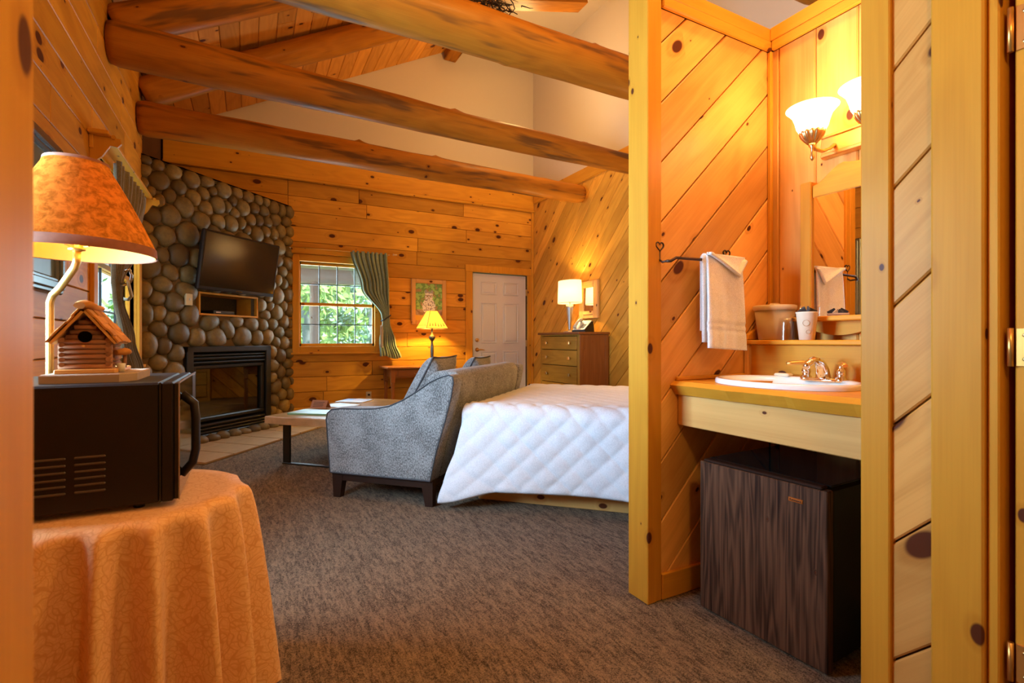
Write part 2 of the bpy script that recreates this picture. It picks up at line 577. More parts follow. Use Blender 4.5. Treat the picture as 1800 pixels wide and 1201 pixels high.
def part(name, mb, mat, parent=None, grain=None, recalc=True, solid=0, sub=0, bev=0, label=None, kind=None):
    """mb is in world coordinates; parent an object whose matrix is tracked in WM"""
    M = WM.get(parent.name, Matrix()) if parent else None
    if M is None:
        lo = [min(p[k] for p in mb.v) for k in range(3)]; hi = [max(p[k] for p in mb.v) for k in range(3)]
        M = Matrix.Translation(((lo[0] + hi[0]) / 2, (lo[1] + hi[1]) / 2, lo[2]))
    me = mesh_of(name, mb, mat, M, grain, recalc, None)
    o = bpy.data.objects.new(name, me)
    COL.objects.link(o)
    if parent: o.parent = parent
    else: o.matrix_world = M
    WM[o.name] = M
    if bev:
        m = o.modifiers.new('b', 'BEVEL'); m.width = bev; m.segments = 3; m.limit_method = 'ANGLE'; m.angle_limit = .6
    if sub:
        m = o.modifiers.new('s', 'SUBSURF'); m.levels = sub; m.render_levels = sub
    if solid:
        m = o.modifiers.new('t', 'SOLIDIFY'); m.thickness = solid; m.offset = 0
    if label: o['label'] = label
    if kind: o['kind'] = kind
    return o


WM = {}


def thing(name, label, cat, loc=(0, 0, 0), rz=0, group=None, kind=None):
    o = bpy.data.objects.new(name, None)
    COL.objects.link(o)
    o.location = loc; o.rotation_euler = (0, 0, rz)
    o.empty_display_size = .05
    WM[o.name] = Matrix.Translation(loc) @ Matrix.Rotation(rz, 4, 'Z')
    o['label'] = label; o['category'] = cat
    if group: o['group'] = group
    return o


def tag(o, label, cat, group=None):
    o['label'] = label; o['category'] = cat
    if group: o['group'] = group
    return o


def struct(name, mb, mat, label=None, parent=None, grain=None):
    o = part(name, mb, mat, parent, grain)
    if not parent:
        o['kind'] = 'structure'; o['category'] = name.split('_')[0]
        o['label'] = label or name
    return o


def bx(*a, **k): return MB().box(*a, **k)


def text_part(name, body, size, M, mat, parent, ext=.0006):
    cu = bpy.data.curves.new(name, 'FONT')
    cu.body = body; cu.size = size; cu.extrude = ext; cu.align_x = 'CENTER'; cu.align_y = 'CENTER'
    tmp = bpy.data.objects.new('tmp', cu)
    me = bpy.data.meshes.new_from_object(tmp)
    bpy.data.objects.remove(tmp)
    me.transform(WM[parent.name].inverted() @ M)
    me.materials.clear(); me.materials.append(mat)
    me.name = name
    o = bpy.data.objects.new(name, me); COL.objects.link(o); o.parent = parent
    return o


def frame(o, ea, eb, en): return (Vector(o), Vector(ea).normalized(), Vector(eb).normalized(), Vector(en).normalized())


def rect_minus(x0, x1, z0, z1, ops):
    xs = sorted({x0, x1, *[min(max(v, x0), x1) for o in ops for v in o[:2]]})
    out = []
    for a, b in zip(xs, xs[1:]):
        zs = [(z0, z1)]
        for (p, q, r, s_) in ops:
            if p < b - 1e-6 and q > a + 1e-6:
                n = []
                for (l, h) in zs:
                    if s_ <= l or r >= h: n.append((l, h)); continue
                    if r > l: n.append((l, r))
                    if s_ < h: n.append((s_, h))
                zs = n
        out += [(a, b, l, h) for l, h in zs]
    return out


def horizontal_planks(parent, fr, x0, x1, z0, z1, w, ops, mat, joint=(1.1, 2.9), thick=.02, gap=.0022, bev=.004):
    z = z0; row = 0
    while z < z1 - .02:
        zt = min(z + w, z1)
        cuts = []
        x = x0 + R.uniform(.3, joint[1])
        while x < x1 - .25:
            cuts.append(x); x += R.uniform(*joint)
        segs = []
        xs = [x0] + cuts + [x1]
        for a, b in zip(xs, xs[1:]):
            hit = [o for o in ops if o[0] < b and o[1] > a and o[2] < zt and o[3] > z]
            if not hit: segs.append((a, b, z, zt))
            else: segs += rect_minus(a, b, z, zt, hit)
        for a, b, l, h in segs:
            if b - a < .01 or h - l < .01: continue
            p = [(a + gap, l + gap), (b - gap, l + gap), (b - gap, h - gap), (a + gap, h - gap)]
            m = MB().prism(p, fr, 0, thick, min(bev, (h - l) * .3, (b - a) * .3))
            part('plank', m, mat, parent, grain=fr[1], recalc=True)
        z = zt; row += 1


def diagonal_planks(parent, fr, rects, ang, w, mat, off=0., thick=.02, gap=.0022, bev=.004):
    d = (math.cos(ang), math.sin(ang)); nn = (-d[1], d[0])
    for (x0, x1, z0, z1) in rects:
        base = [(x0, z0), (x1, z0), (x1, z1), (x0, z1)]
        ks = [nn[0] * x + nn[1] * y for x, y in base]
        k0 = math.floor((min(ks) - off) / w); k1 = math.ceil((max(ks) - off) / w)
        for k in range(k0, k1):
            a, b = off + k * w + gap, off + (k + 1) * w - gap
            p = clip(clip(base, nn[0], nn[1], b), -nn[0], -nn[1], -a)
            if len(p) < 3 or abs(area2(p)) < .0015: continue
            m = MB().prism(p, fr, 0, thick, bev)
            part('plank', m, mat, parent, grain=fr[1] * d[0] + fr[2] * d[1])


# ---------------------------------------------------------------- setting
XL, XR, YF, YN = -.85, 4.02, 6.90, -1.3
floor = struct('floor', bx(XL - .3, XR + .3, YN - .2, YF + .2, -.12, 0), M_CARPET, 'brown flecked carpet with fine wavy ribs covering the room floor')
WIN1 = (.585, 1.53, .97, 2.06)
DOOR1 = (2.97, 3.92, 0, 2.07)
WIN2 = (3.98, 5.36, .92, 2.22)
WIN3 = (1.60, 2.45, .85, 2.1)


def wall_mesh(axis, plane, out, a0, a1, z0, z1, ops):
    m = MB()
    for a, b, l, h in rect_minus(a0, a1, z0, z1, ops):
        p, q = sorted((plane, plane + out))
        if axis == 'x': m.box(a, b, p, q, l, h)
        else: m.box(p, q, a, b, l, h)
    return m


wf = struct('wall_far', wall_mesh('x', YF + .02, .12, XL - .14, XR + .14, 0, 3.42, [WIN1, DOOR1]), M_BACK, 'far wall of horizontal knotty pine planks behind the end table')
horizontal_planks(wf, frame((0, YF + .02, 0), (1, 0, 0), (0, 0, 1), (0, -1, 0)), .45, XR, 0, 3.1, .192, [WIN1, DOOR1], W_WALL)
horizontal_planks(wf, frame((0, YF + .02, 0), (1, 0, 0), (0, 0, 1), (0, -1, 0)), XL, .45, 2.688, 3.1, .192, [], W_WALL)
struct('trim_1', bx(XL, XR, YF - .035, YF, 3.1, 3.42, b=.006), W_TRIM, 'wide pine header board along the top of the far plank wall', grain=(1, 0, 0))
struct('trim_2', bx(XL, XR, YF - .06, YF - .034, 3.07, 3.105, b=.006), W_TRIM, 'narrow pine ledge moulding under the far header board', grain=(1, 0, 0))
wg = struct('wall_gable', bx(XL - .1, XR + .1, YF + .02, YF + .14, 3.40, 5.6), M_DRY, 'off-white plaster gable above the far plank wall')
wl = struct('wall_left', wall_mesh('y', XL - .02, -.12, YN, YF + .14, 0, 3.46, [WIN2, WIN3]), M_BACK, 'left wall of horizontal pine planks around the curtained window')
horizontal_planks(wl, frame((XL - .02, 0, 0), (0, 1, 0), (0, 0, 1), (1, 0, 0)), .56, 5.62, 0, 3.46, .192, [WIN2, WIN3], W_WALL, joint=(1.2, 2.4))
wr = struct('wall_right', bx(XR + .02, XR + .14, YN, YF + .14, 0, 3.30), M_BACK, 'right wall of diagonal pine planks behind the dresser')
diagonal_planks(wr, frame((XR + .02, 0, 0), (0, -1, 0), (0, 0, 1), (-1, 0, 0)), [(-6.88, -2.2, 0, 3.22)], PI / 4, .17, W_RIGHT, .05, gap=.003)
struct('trim_3', bx(XR - .03, XR + .02, YN, YF - .06, 3.2, 3.36, b=.006), W_TRIM, 'pine cap board along the top of the diagonal plank wall', grain=(0, 1, 0))
struct('trim_4', bx(XR - .035, XR, YF - .035, YF, 0, 3.1, b=.006), W_TRIM, 'slim pine strip in the corner beside the white door', grain=(0, 0, 1))
struct('wall_upper', bx(XR + .02, XR + .14, YN, YF + .14, 3.30, 5.6), M_DRY, 'off-white plaster wall above the diagonal planks')
struct('wall_rear', bx(XL - .14, XR + .14, YN - .12, YN, 0, 5.6), M_DRY, 'plain wall behind the viewer')
# ceiling
RX, RZ = 2.65, 5.31
SL = (RZ - 3.46) / (RX - XL)
ce = struct('ceiling', MB().prism([(XL - .14, 3.46 - .14 * SL + .025), (RX, RZ + .025), (RX, RZ + .12), (XL - .14, 3.46 - .14 * SL + .12)], frame((0, YN - .12, 0), (1, 0, 0), (0, 0, 1), (0, 1, 0)), 0, YF - YN + .26), M_BACK, 'sloping cathedral ceiling of pine boards above the log rafters')
ec = Vector((RX - XL, 0, RZ - 3.46)).normalized()
nc = Vector((ec.z, 0, -ec.x))
k = 0.0
Lc = math.hypot(RX - XL, RZ - 3.46)
i = 0
while k < Lc - .02:
    w = min(.178, Lc - k)
    cut = R.uniform(3.5, 6.2)
    for a, b in ((YN, cut), (cut, YF + .02)):
        p = [(a + .001, k + .0015), (b - .001, k + .0015), (b - .001, k + w - .0015), (a + .001, k + w - .0015)]
        part('plank', MB().prism(p, frame(Vector((XL, 0, 3.46)) - nc * .02, (0, 1, 0), ec, nc), 0, .02, .006), W_CEIL, ce, grain=(0, 1, 0))
    k += w
struct('ceiling_upper', bx(RX - .02, XR + .14, YN - .12, YF + .14, 5.36, 5.46), M_DRY, 'high flat off-white plaster ceiling')
# doorway wall where the viewer stands
struct('wall_doorway', bx(XL, -.158, .452, .56, 0, 2.5, b=.004), W_TRIM, 'blurred pine door jamb at the left edge of the view', grain=(0, 0, 1))

# partitions of the vanity alcove
wt = struct('wall_alcove', bx(1.47, 2.30, 1.535, 1.60, 0, 2.44), M_BACK, 'alcove partition of diagonal pine planks behind the hanging towel')
diagonal_planks(wt, frame((0, 1.535, 0), (1, 0, 0), (0, 0, 1), (0, -1, 0)), [(1.475, 2.17, 0, 2.40)], PI / 4, .172, W_DIAG, .03)
diagonal_planks(wt, frame((0, 1.60, 0), (1, 0, 0), (0, 0, 1), (0, 1, 0)), [(1.475, 2.3, 0, 2.40)], PI / 4, .172, W_DIAG, .03, thick=.012)
wm = struct('wall_mirror', bx(2.19, 2.30, .55, 1.535, 0, 2.44), M_BACK, 'alcove back wall of upright pine boards behind the mirror')
ys = [.62, .79, .96, 1.13, 1.30, 1.47, 1.515]
for a, b in zip(ys, ys[1:]):
    part('plank', MB().prism([(a + .001, 0), (b - .001, 0), (b - .001, 2.40), (a + .001, 2.40)], frame((2.19, 0, 0), (0, 1, 0), (0, 0, 1), (-1, 0, 0)), 0, .02, .006), W_DIAG, wm, grain=(0, 0, 1))
wd = struct('wall_bathroom', bx(1.42, 2.19, .47, .70, 0, 2.44), M_BACK, 'short wall of diagonal pine planks between two pine jambs at right')
diagonal_planks(wd, frame((1.42, 0, 0), (0, -1, 0), (0, 0, 1), (-1, 0, 0)), [(-.655, -.56, 0, 2.44)], PI / 4, .205, W_DIAG, .03, thick=.018)
diagonal_planks(wd, frame((0, .70, 0), (1, 0, 0), (0, 0, 1), (0, 1, 0)), [(1.475, 2.17, 0, 2.40)], PI / 4, .172, W_DIAG, .07)
# posts and trims
struct('trim_5', MB().box(1.40, 1.445, 1.500, 1.615, 0, 2.5, b=.003).box(1.443, 1.478, 1.504, 1.612, 0, 2.44, b=.003), W_TRIM, 'pine post capping the alcove partition beside the bed', grain=(0, 0, 1))
struct('trim_6', bx(1.39, 1.44, .652, .718, 0, 2.5, b=.003), W_TRIM, 'pine corner post right of the small fridge', grain=(0, 0, 1))
struct('trim_7', bx(1.385, 1.42, .473, .567, 0, 2.5, b=.004), W_TRIM, 'wide pine door casing near the right edge', grain=(0, 0, 1))
struct('trim_8', bx(1.398, 1.60, .452, .472, 0, 2.5, b=.003), W_TRIM, 'narrow pine jamb beside the brass hinges', grain=(0, 0, 1))
struct('trim_9', MB().box(1.44, 2.30, 1.498, 1.618, 2.44, 2.50, b=.004), W_TRIM, 'pine cap rail on top of the towel partition', grain=(1, 0, 0))
struct('trim_10', MB().box(2.148, 2.31, .55, 1.498, 2.44, 2.50, b=.004), W_TRIM, 'pine cap rail on top of the mirror wall', grain=(0, 1, 0))
struct('trim_11', MB().box(1.48, 2.168, 1.495, 1.514, 2.395, 2.44, b=.005), W_TRIM, 'thin moulding under the cap rail of the towel partition', grain=(1, 0, 0))
struct('trim_12', MB().box(2.150, 2.169, .72, 1.494, 2.395, 2.44, b=.005), W_TRIM, 'thin moulding under the cap rail of the mirror wall', grain=(0, 1, 0))
struct('trim_13', MB().box(2.150, 2.169, 1.494, 1.514, 1.05, 2.395, b=.004), W_TRIM, 'corner strip where the two alcove walls meet', grain=(0, 0, 1))
struct('baseboard_alcove', bx(1.48, 2.17, 1.500, 1.515, 0, .105, b=.004), W_TRIM, 'dark pine baseboard of the alcove beside the fridge', grain=(1, 0, 0))


# white panelled door
def six_panel_door():
    d = struct('door_1', bx(2.99, 3.90, YF + .02, YF + .06, .012, 2.055, b=.002), M_WHITE, 'white six-panel entrance door in the far corner')
    for (x0, x1) in ((3.12, 3.39), (3.50, 3.77)):
        for (z0, z1) in ((.22, .88), (1.00, 1.62), (1.74, 1.94)):
            m = MB()
            y = YF + .021
            p = [(x0, z0), (x1, z0), (x1, z1), (x0, z1)]
            a = inset(p, .022); b = inset(p, .045)
            V = lambda q, yy: [(s[0], yy, s[1]) for s in q]
            # sunken moulding then a raised field
            vs = V(p, y - .003) + V(inset(p, .008), y - .009) + V(a, y - .001) + V(b, y - .009)
            fs = [tuple(12 + k for k in range(4))] + [(l * 4 + k, l * 4 + (k + 1) % 4, (l + 1) * 4 + (k + 1) % 4, (l + 1) * 4 + k) for l in range(3) for k in range(4)]
            m.add(vs, fs)
            part('door_panel', m, M_WHITE, d, recalc=True)
    yk = YF + .015
    Mx = Matrix.Rotation(PI / 2, 4, 'X')
    part('deadbolt', MB().lathe([(.0, .0), (.03, .0), (.03, .012), (.018, .022), (0, .022)], (3.06, yk + .005, 1.05), 20, M=Mx).box(3.055, 3.065, yk - .045, yk - .01, 1.035, 1.065, b=.002), M_BRASS, d, label='brass deadbolt')
    part('door_handle', MB().lathe([(0, 0), (.032, 0), (.032, .008), (.012, .014), (.012, .05), (0, .05)], (3.06, yk + .005, .905), 20, M=Mx).tube([(3.06, yk - .045, .905), (3.10, yk - .05, .908), (3.16, yk - .045, .9)], [.011, .009, .007], 8), M_BRASS, d, label='brass lever handle')
    for z in (.25, 1.0, 1.8):
        part('hinge', bx(3.895, 3.915, YF - .004, YF + .018, z - .05, z + .05, b=.003), M_ABRASS, d)
    t = struct('trim_14', MB().box(2.865, 2.972, YF - .022, YF, 0, 2.07, b=.004).box(2.855, 3.985, YF - .026, YF, 2.07, 2.175, b=.004).box(3.918, 3.985, YF - .022, YF, 0, 2.07, b=.004), W_TRIM, 'pine casing around the white door', grain=(0, 0, 1))
    return t


six_panel_door()


def window(name, axis, plane, inward, o, label, cols, rows, casing=.10, shelf=False):
    a0, a1, z0, z1 = o

    def B(p, q, d0, d1, l, h, b=.004):
        x, y = sorted((plane + inward * d0, plane + inward * d1))
        return bx(p, q, x, y, l, h, b=b) if axis == 'x' else bx(x, y, p, q, l, h, b=b)

    ga = (1, 0, 0) if axis == 'x' else (0, 1, 0)
    w = struct(name, B(a0 - casing, a0, .0, .024, z0 - casing, z1 + casing), W_TRIM, label, grain=(0, 0, 1))
    part('casing', B(a1, a1 + casing, .0, .024, z0 - casing, z1 + casing), W_TRIM, w, grain=(0, 0, 1))
    part('casing', B(a0, a1, .0, .024, z1, z1 + casing), W_TRIM, w, grain=ga)
    part('casing', B(a0, a1, .0, .024, z0 - casing, z0), W_TRIM, w, grain=ga)
    part('window_sill', B(a0 - casing - .02, a1 + casing + .02, .0, .05, z0 - casing - .02, z0 - casing + .005), W_TRIM, w, grain=ga)
    zm = (z0 + z1) / 2
    fw = .022
    m = MB()
    for (l, h, dd) in ((z0, zm + .02, -.045), (zm - .02, z1, -.075)):
        for q in (B(a0, a0 + fw, dd - .03, dd, l, h, 0), B(a1 - fw, a1, dd - .03, dd, l, h, 0), B(a0, a1, dd - .03, dd, l, l + .035, 0), B(a0, a1, dd - .03, dd, h - .035, h, 0)):
            m.add(q.v, q.f)
    part('sash', m, W_TRIM, w, grain=ga)
    for (l, h, dd) in ((z0 + .035, zm - .015, -.06), (zm + .015, z1 - .035, -.09)):
        for r in range(rows):
            zz0 = l + (h - l) * r / rows; zz1 = l + (h - l) * (r + 1) / rows
            for cc in range(cols):
                aa0 = a0 + fw + (a1 - a0 - 2 * fw) * cc / cols; aa1 = a0 + fw + (a1 - a0 - 2 * fw) * (cc + 1) / cols
                part('pane', B(aa0, aa1, dd - .003, dd, zz0, zz1, 0), M_GLASS, w)
        g = MB()
        for r in range(1, rows):
            q = B(a0 + fw, a1 - fw, dd - .010, dd + .005, l + (h - l) * r / rows - .006, l + (h - l) * r / rows + .006, 0); g.add(q.v, q.f)
        for cc in range(1, cols):
            a = a0 + fw + (a1 - a0 - 2 * fw) * cc / cols
            q = B(a - .006, a + .006, dd - .010, dd + .005, l, h, 0); g.add(q.v, q.f)
        part('muntin', g, M_BLACK, w, label='dark muntin grid')
    lin = MB()
    for q in (B(a0 - .012, a0, -.12, 0, z0, z1, 0), B(a1, a1 + .012, -.12, 0, z0, z1, 0), B(a0, a1, -.12, 0, z0 - .012, z0, 0), B(a0, a1, -.12, 0, z1, z1 + .012, 0)):
        lin.add(q.v, q.f)
    part('window_frame', lin, W_TRIM, w, grain=ga)
    return w


window('window_1', 'x', YF, -1, WIN1, 'far window with dark grid over two sashes, porch and trees beyond', 4, 2, .085)
window('window_2', 'y', XL, 1, WIN2, 'pine-cased window in the left wall behind the olive curtain', 3, 2, .09)
window('window_3', 'y', XL, 1, WIN3, 'unseen near window added in the left wall to let in daylight', 3, 2, .09)


# ---------------------------------------------------------------- logs
def log(name, p0, p1, r0, r1, label, group, seed=0, knobs=()):
    p0, p1 = Vector(p0), Vector(p1)
    L = (p1 - p0).length; d = (p1 - p0) / L
    t = Vector((0, 0, 1)); b = d.cross(t).normalized(); n2 = b.cross(d)
    ns, nr = int(L / .05) + 2, 28
    m = MB(); vs = []
    for i in range(ns):
        s = i / (ns - 1)
        c = p0 + d * (L * s) + n2 * (.02 * math.sin(s * 3 + seed)) + b * (.015 * math.sin(s * 4.1 + seed * 2))
        r = r0 + (r1 - r0) * s
        e = min(s * L, (1 - s) * L)
        r *= 1 - .10 * max(0, 1 - e / .02)
        for k in range(nr):
            a = 2 * PI * k / nr
            q = Vector((s * L * 1.3 + seed * 9, math.cos(a) * 1.2, math.sin(a) * 1.2))
            rr = r * (1 + .07 * noise.noise(q) + .03 * noise.noise(q * 3.1))
            for (ks, ka, kh) in knobs:
                da = math.atan2(math.sin(a - ka), math.cos(a - ka))
                rr += kh * math.exp(-((s * L - ks) / .035) ** 2 - (da / .28) ** 2)
            # drying check
            da = math.atan2(math.sin(a - 2.6 - .25 * math.sin(s * 2 + seed)), math.cos(a - 2.6 - .25 * math.sin(s * 2 + seed)))
            if abs(da) < .12 and .1 < s < .93: rr -= .007
            vs.append(c + (b * math.cos(a) + n2 * math.sin(a)) * rr)
    fs = [(i * nr + k, i * nr + (k + 1) % nr, (i + 1) * nr + (k + 1) % nr, (i + 1) * nr + k) for i in range(ns - 1) for k in range(nr)]
    m.add(vs, fs, True)
    m.add([], [])
    m.f.append(list(range(nr))[::-1]); m.sm.append(False); m.mi.append(0)
    m.f.append([(ns - 1) * nr + k for k in range(nr)]); m.sm.append(False); m.mi.append(0)
    o = part(name, m, W_LOG, grain=d)
    return tag(o, label, 'beam', group)


TB = 'log tie beams crossing the room'
log('tie_beam', (XL + .005, 5.45, 2.99), (3.93, 5.45, 3.0), .150, .115, 'lowest and farthest log tie beam, ending in front of the diagonal plank wall', TB, 1, [(1.9, 1.5, .035), (2.75, 1.5, .03), (4.2, 1.6, .02), (2.6, 4.2, .012)])
log('tie_beam', (XL + .005, 4.35, 3.09), (3.975, 4.35, 3.03), .148, .102, 'middle log tie beam with a long drying crack and a knob on top', TB, 2, [(2.55, 1.5, .03), (3.0, 1.6, .02), (4.0, 1.5, .02)])
log('tie_beam', (XL + .005, 2.98, 3.06), (3.975, 2.98, 3.08), .160, .128, 'thick nearest log tie beam with dark weathered streaks above the bed', TB, 3, [(3.1, 1.5, .03), (2.4, 4.5, .015)])
log('tie_beam', (XL + .005, 1.70, 3.12), (2.98, 1.70, 3.13), .15, .15, 'log tie beam end peeping over the mirror wall', TB, 4)
RB = 'sloping log rafters under the plank ceiling'
for (y, lab, sd) in ((4.42, 'nearer sloping log rafter at the top left', 5), (5.55, 'farther sloping log rafter with charcoal streaks under the plank ceiling', 6), (2.98, 'sloping log rafter nearest the viewer', 7)):
    log('rafter', (XL + .01, y, 3.28), (RX - .02, y, 3.28 + SL * (RX - XL)), .13, .12, lab, RB, sd)
o = part('ridge_beam', bx(RX - .12, RX + .06, -1, YF + .01, 5.13, 5.29, b=.01), W_LOG, grain=(0, 1, 0))
tag(o, 'squared ridge timber where the plank ceiling meets the plaster gable', 'beam')
# collar timber under ridge
m = MB()
dd = Vector((.96, 0, .27)).normalized()
m.prism([(0, -.14), (1.12, -.14), (1.12, .17), (0, .17)], frame((2.05, 4.28, 4.43), dd, (-dd.z, 0, dd.x), (0, 1, 0)), 0, .2, .02)
tag(part('collar_timber', m, W_LOG, grain=dd), 'short flat-sawn timber cut off square high above the nearest log beam', 'beam')


# ---------------------------------------------------------------- stone fireplace (45 degrees across the corner)
FU = -4.56      # mortar plane
FV0, FV1, FZ = 3.30, 5.262, 2.74
fp = thing('stone_fireplace', 'corner fireplace of rounded river stones reaching nearly to the log beams', 'fireplace', UVM @ Vector((FU, 4.28, 0)), -PI / 4)
INS = (3.765, 4.86, .05, .985)
NICHE = (3.93, 4.66, 1.325, 1.525)


def uvbox(u0, u1, v0, v1, z0, z1, b=0, m=None):
    q = MB().box(u0, u1, v0, v1, z0, z1, b=b).xf(UVM)
    if m is not None: m.add(q.v, q.f); return m
    return q


mm = MB()
for (a, b, l, h) in rect_minus(FV0, FV1, 0, FZ, [INS, NICHE]): uvbox(FU - .05, FU, a, b, l, h, m=mm)
# side return and top slab
c0 = UVM @ Vector((FU, FV0, 0)); c1 = UVM @ Vector((FU, FV1, 0))
mm.prism([(c0.x, c0.y), (c1.x, c1.y), (c1.x, YF), (XL, YF), (XL, c0.y)], frame((0, 0, 0), (1, 0, 0), (0, 1, 0), (0, 0, 1)), FZ - .05, FZ)
part('mortar', mm, M_MORTAR, fp)


def voronoi_stones(x0, x1, z0, z1, holes, n):
    rr = random.Random(11)

    def inside(p, e=0): return x0 < p[0] < x1 and z0 < p[1] < z1 and not any(h[0] - e < p[0] < h[1] + e and h[2] - e < p[1] < h[3] + e for h in holes)

    pts = []
    for tr_ in range(5200):
        p = (rr.uniform(x0, x1), rr.uniform(z0, z1))
        if not inside(p, .03): continue
        r = rr.choice((.052, .066, .082, .098)) * (.86 if p[0] > 4.7 or p[1] > 2.2 else 1.12)
        if all(math.hypot(p[0] - q[0], p[1] - q[1]) > r + q[2] for q in pts): pts.append((*p, r))
    for it in range(2):
        cells = [vcell(p, pts, x0, x1, z0, z1, holes) for p in pts]
        k = .55
        np_ = []
        for p, c in zip(pts, cells):
            if len(c) < 3: np_.append(p); continue
            cx = sum(q[0] for q in c) / len(c); cz = sum(q[1] for q in c) / len(c)
            q = (p[0] + (cx - p[0]) * k, p[1] + (cz - p[1]) * k, p[2])
            np_.append(q if inside(q) else p)
        pts = np_
    return [(p, vcell(p, pts, x0, x1, z0, z1, holes)) for p in pts]


def vcell(p, pts, x0, x1, z0, z1, holes):
    c = [(x0, z0), (x1, z0), (x1, z1), (x0, z1)]
    for h in holes:   # cut on the side of the hole that the seed lies on
        if p[0] < h[0]: s_ = (h[0] - p[0], (1, 0, h[0]))
        elif p[0] > h[1]: s_ = (p[0] - h[1], (-1, 0, -h[1]))
        else: s_ = (-1, None)
        if p[1] < h[2]: t_ = (h[2] - p[1], (0, 1, h[2]))
        elif p[1] > h[3]: t_ = (p[1] - h[3], (0, -1, -h[3]))
        else: t_ = (-1, None)
        b = max(s_, t_, key=lambda q: q[0])[1]
        if b and abs(p[0] - (h[0] + h[1]) / 2) < 1.2 and abs(p[1] - (h[2] + h[3]) / 2) < 1.1: c = clip(c, *b)
    for q in pts:
        if q is p: continue
        dx, dz = q[0] - p[0], q[1] - p[1]
        if dx * dx + dz * dz > .36 or dx * dx + dz * dz < 1e-9: continue
        c = clip(c, dx, dz, dx * (p[0] + q[0]) / 2 + dz * (p[1] + q[1]) / 2 + (p[2] ** 2 - q[2] ** 2) / 2)
        if len(c) < 3: break
    return c


def stone_mesh(cell, rr, prot):
    cx = sum(q[0] for q in cell) / len(cell); cz = sum(q[1] for q in cell) / len(cell)
    n = 14

    def ray(a):
        dx, dz = math.cos(a), math.sin(a); best = 9
        for i in range(len(cell)):
            p, q = cell[i], cell[(i + 1) % len(cell)]
            ex, ez = q[0] - p[0], q[1] - p[1]
            den = dx * ez - dz * ex
            if abs(den) < 1e-9: continue
            t = ((p[0] - cx) * ez - (p[1] - cz) * ex) / den
            s = ((p[0] - cx) * dz - (p[1] - cz) * dx) / den
            if t > 0 and -1e-6 <= s <= 1 + 1e-6: best = min(best, t)
        return best if best < 9 else .03

    rad = [ray(2 * PI * k / n) for k in range(n)]
    av = sum(rad) / n
    rad = [min(r, av * 1.5) for r in rad]
    for _ in range(2): rad = [(rad[k - 1] + 2 * rad[k] + rad[(k + 1) % n]) / 4 for k in range(n)]
    rad = [max(r - .004, r * .93) for r in rad]
    hgt = prot * min(1.15, .45 + av / .16)
    m = MB(); vs = []
    rings = [(1.0, -.25), (1.0, .12), (.90, .55), (.66, .84), (.34, .98)]
    sd = rr.uniform(0, 99)
    for (sc_, hh) in rings:
        for k in range(n):
            a = 2 * PI * k / n
            w = 1 + .06 * noise.noise(Vector((math.cos(a) * 1.5 + sd, math.sin(a) * 1.5, hh * 2)))
            vs.append((FU + hgt * hh * (1 + .12 * noise.noise(Vector((math.cos(a) * sc_ * 2, sd, math.sin(a) * sc_ * 2)))), cx + math.cos(a) * rad[k] * sc_ * w, cz + math.sin(a) * rad[k] * sc_ * w))
    vs.append((FU + hgt, cx, cz))
    fs = [(l * n + k, l * n + (k + 1) % n, (l + 1) * n + (k + 1) % n, (l + 1) * n + k) for l in range(4) for k in range(n)]
    fs += [(4 * n + k, 4 * n + (k + 1) % n, 5 * n) for k in range(n)]
    m.add(vs, fs, True)
    return m.xf(UVM)


rs = random.Random(5)
for p, cell in voronoi_stones(FV0 + .02, FV1 + .01, 0.0, FZ, [INS, (NICHE[0] - .02, NICHE[1] + .02, NICHE[2] - .02, NICHE[3] + .02)], 172):
    if len(cell) < 3 or abs(area2(cell)) < .0015: continue
    m = stone_mesh(cell, rs, .062)
    part('stone', m, M_STONE, fp, recalc=False)
for k_ in range(11):
    v_ = 3.72 + k_ * .138 + rs.uniform(-.015, .015)
    w_, h_ = rs.uniform(.062, .078), rs.uniform(.05, .075)
    cz_ = .012 + h_ * .4
    q = MB().grid(lambda a, b: UVM @ Vector((FU + .10 + .075 * math.cos(PI * (b - .5)) * math.cos(2 * PI * a), v_ + w_ * math.cos(PI * (b - .5)) * math.sin(2 * PI * a), max(.002, cz_ + h_ * math.sin(PI * (b - .5)) * .8))), 14, 9, wrap=True)
    part('stone', q, M_STONE, fp, recalc=False)
# niche in the stones
m = MB()
v0, v1, z0, z1 = NICHE
for a in ((FU - .28, FU + .035, v0 - .02, v0, z0 - .02, z1 + .02), (FU - .28, FU + .035, v1, v1 + .02, z0 - .02, z1 + .02), (FU - .28, FU + .035, v0, v1, z0 - .02, z0), (FU - .28, FU + .035, v0, v1, z1, z1 + .02)): uvbox(*a, b=.002, m=m)
part('niche_box', m, W_TRIM, fp, label='pine-lined niche under the television')
part('niche_back', uvbox(FU - .28, FU - .26, v0, v1, z0, z1), M_FIREBOX, fp, label='dark back of the niche')
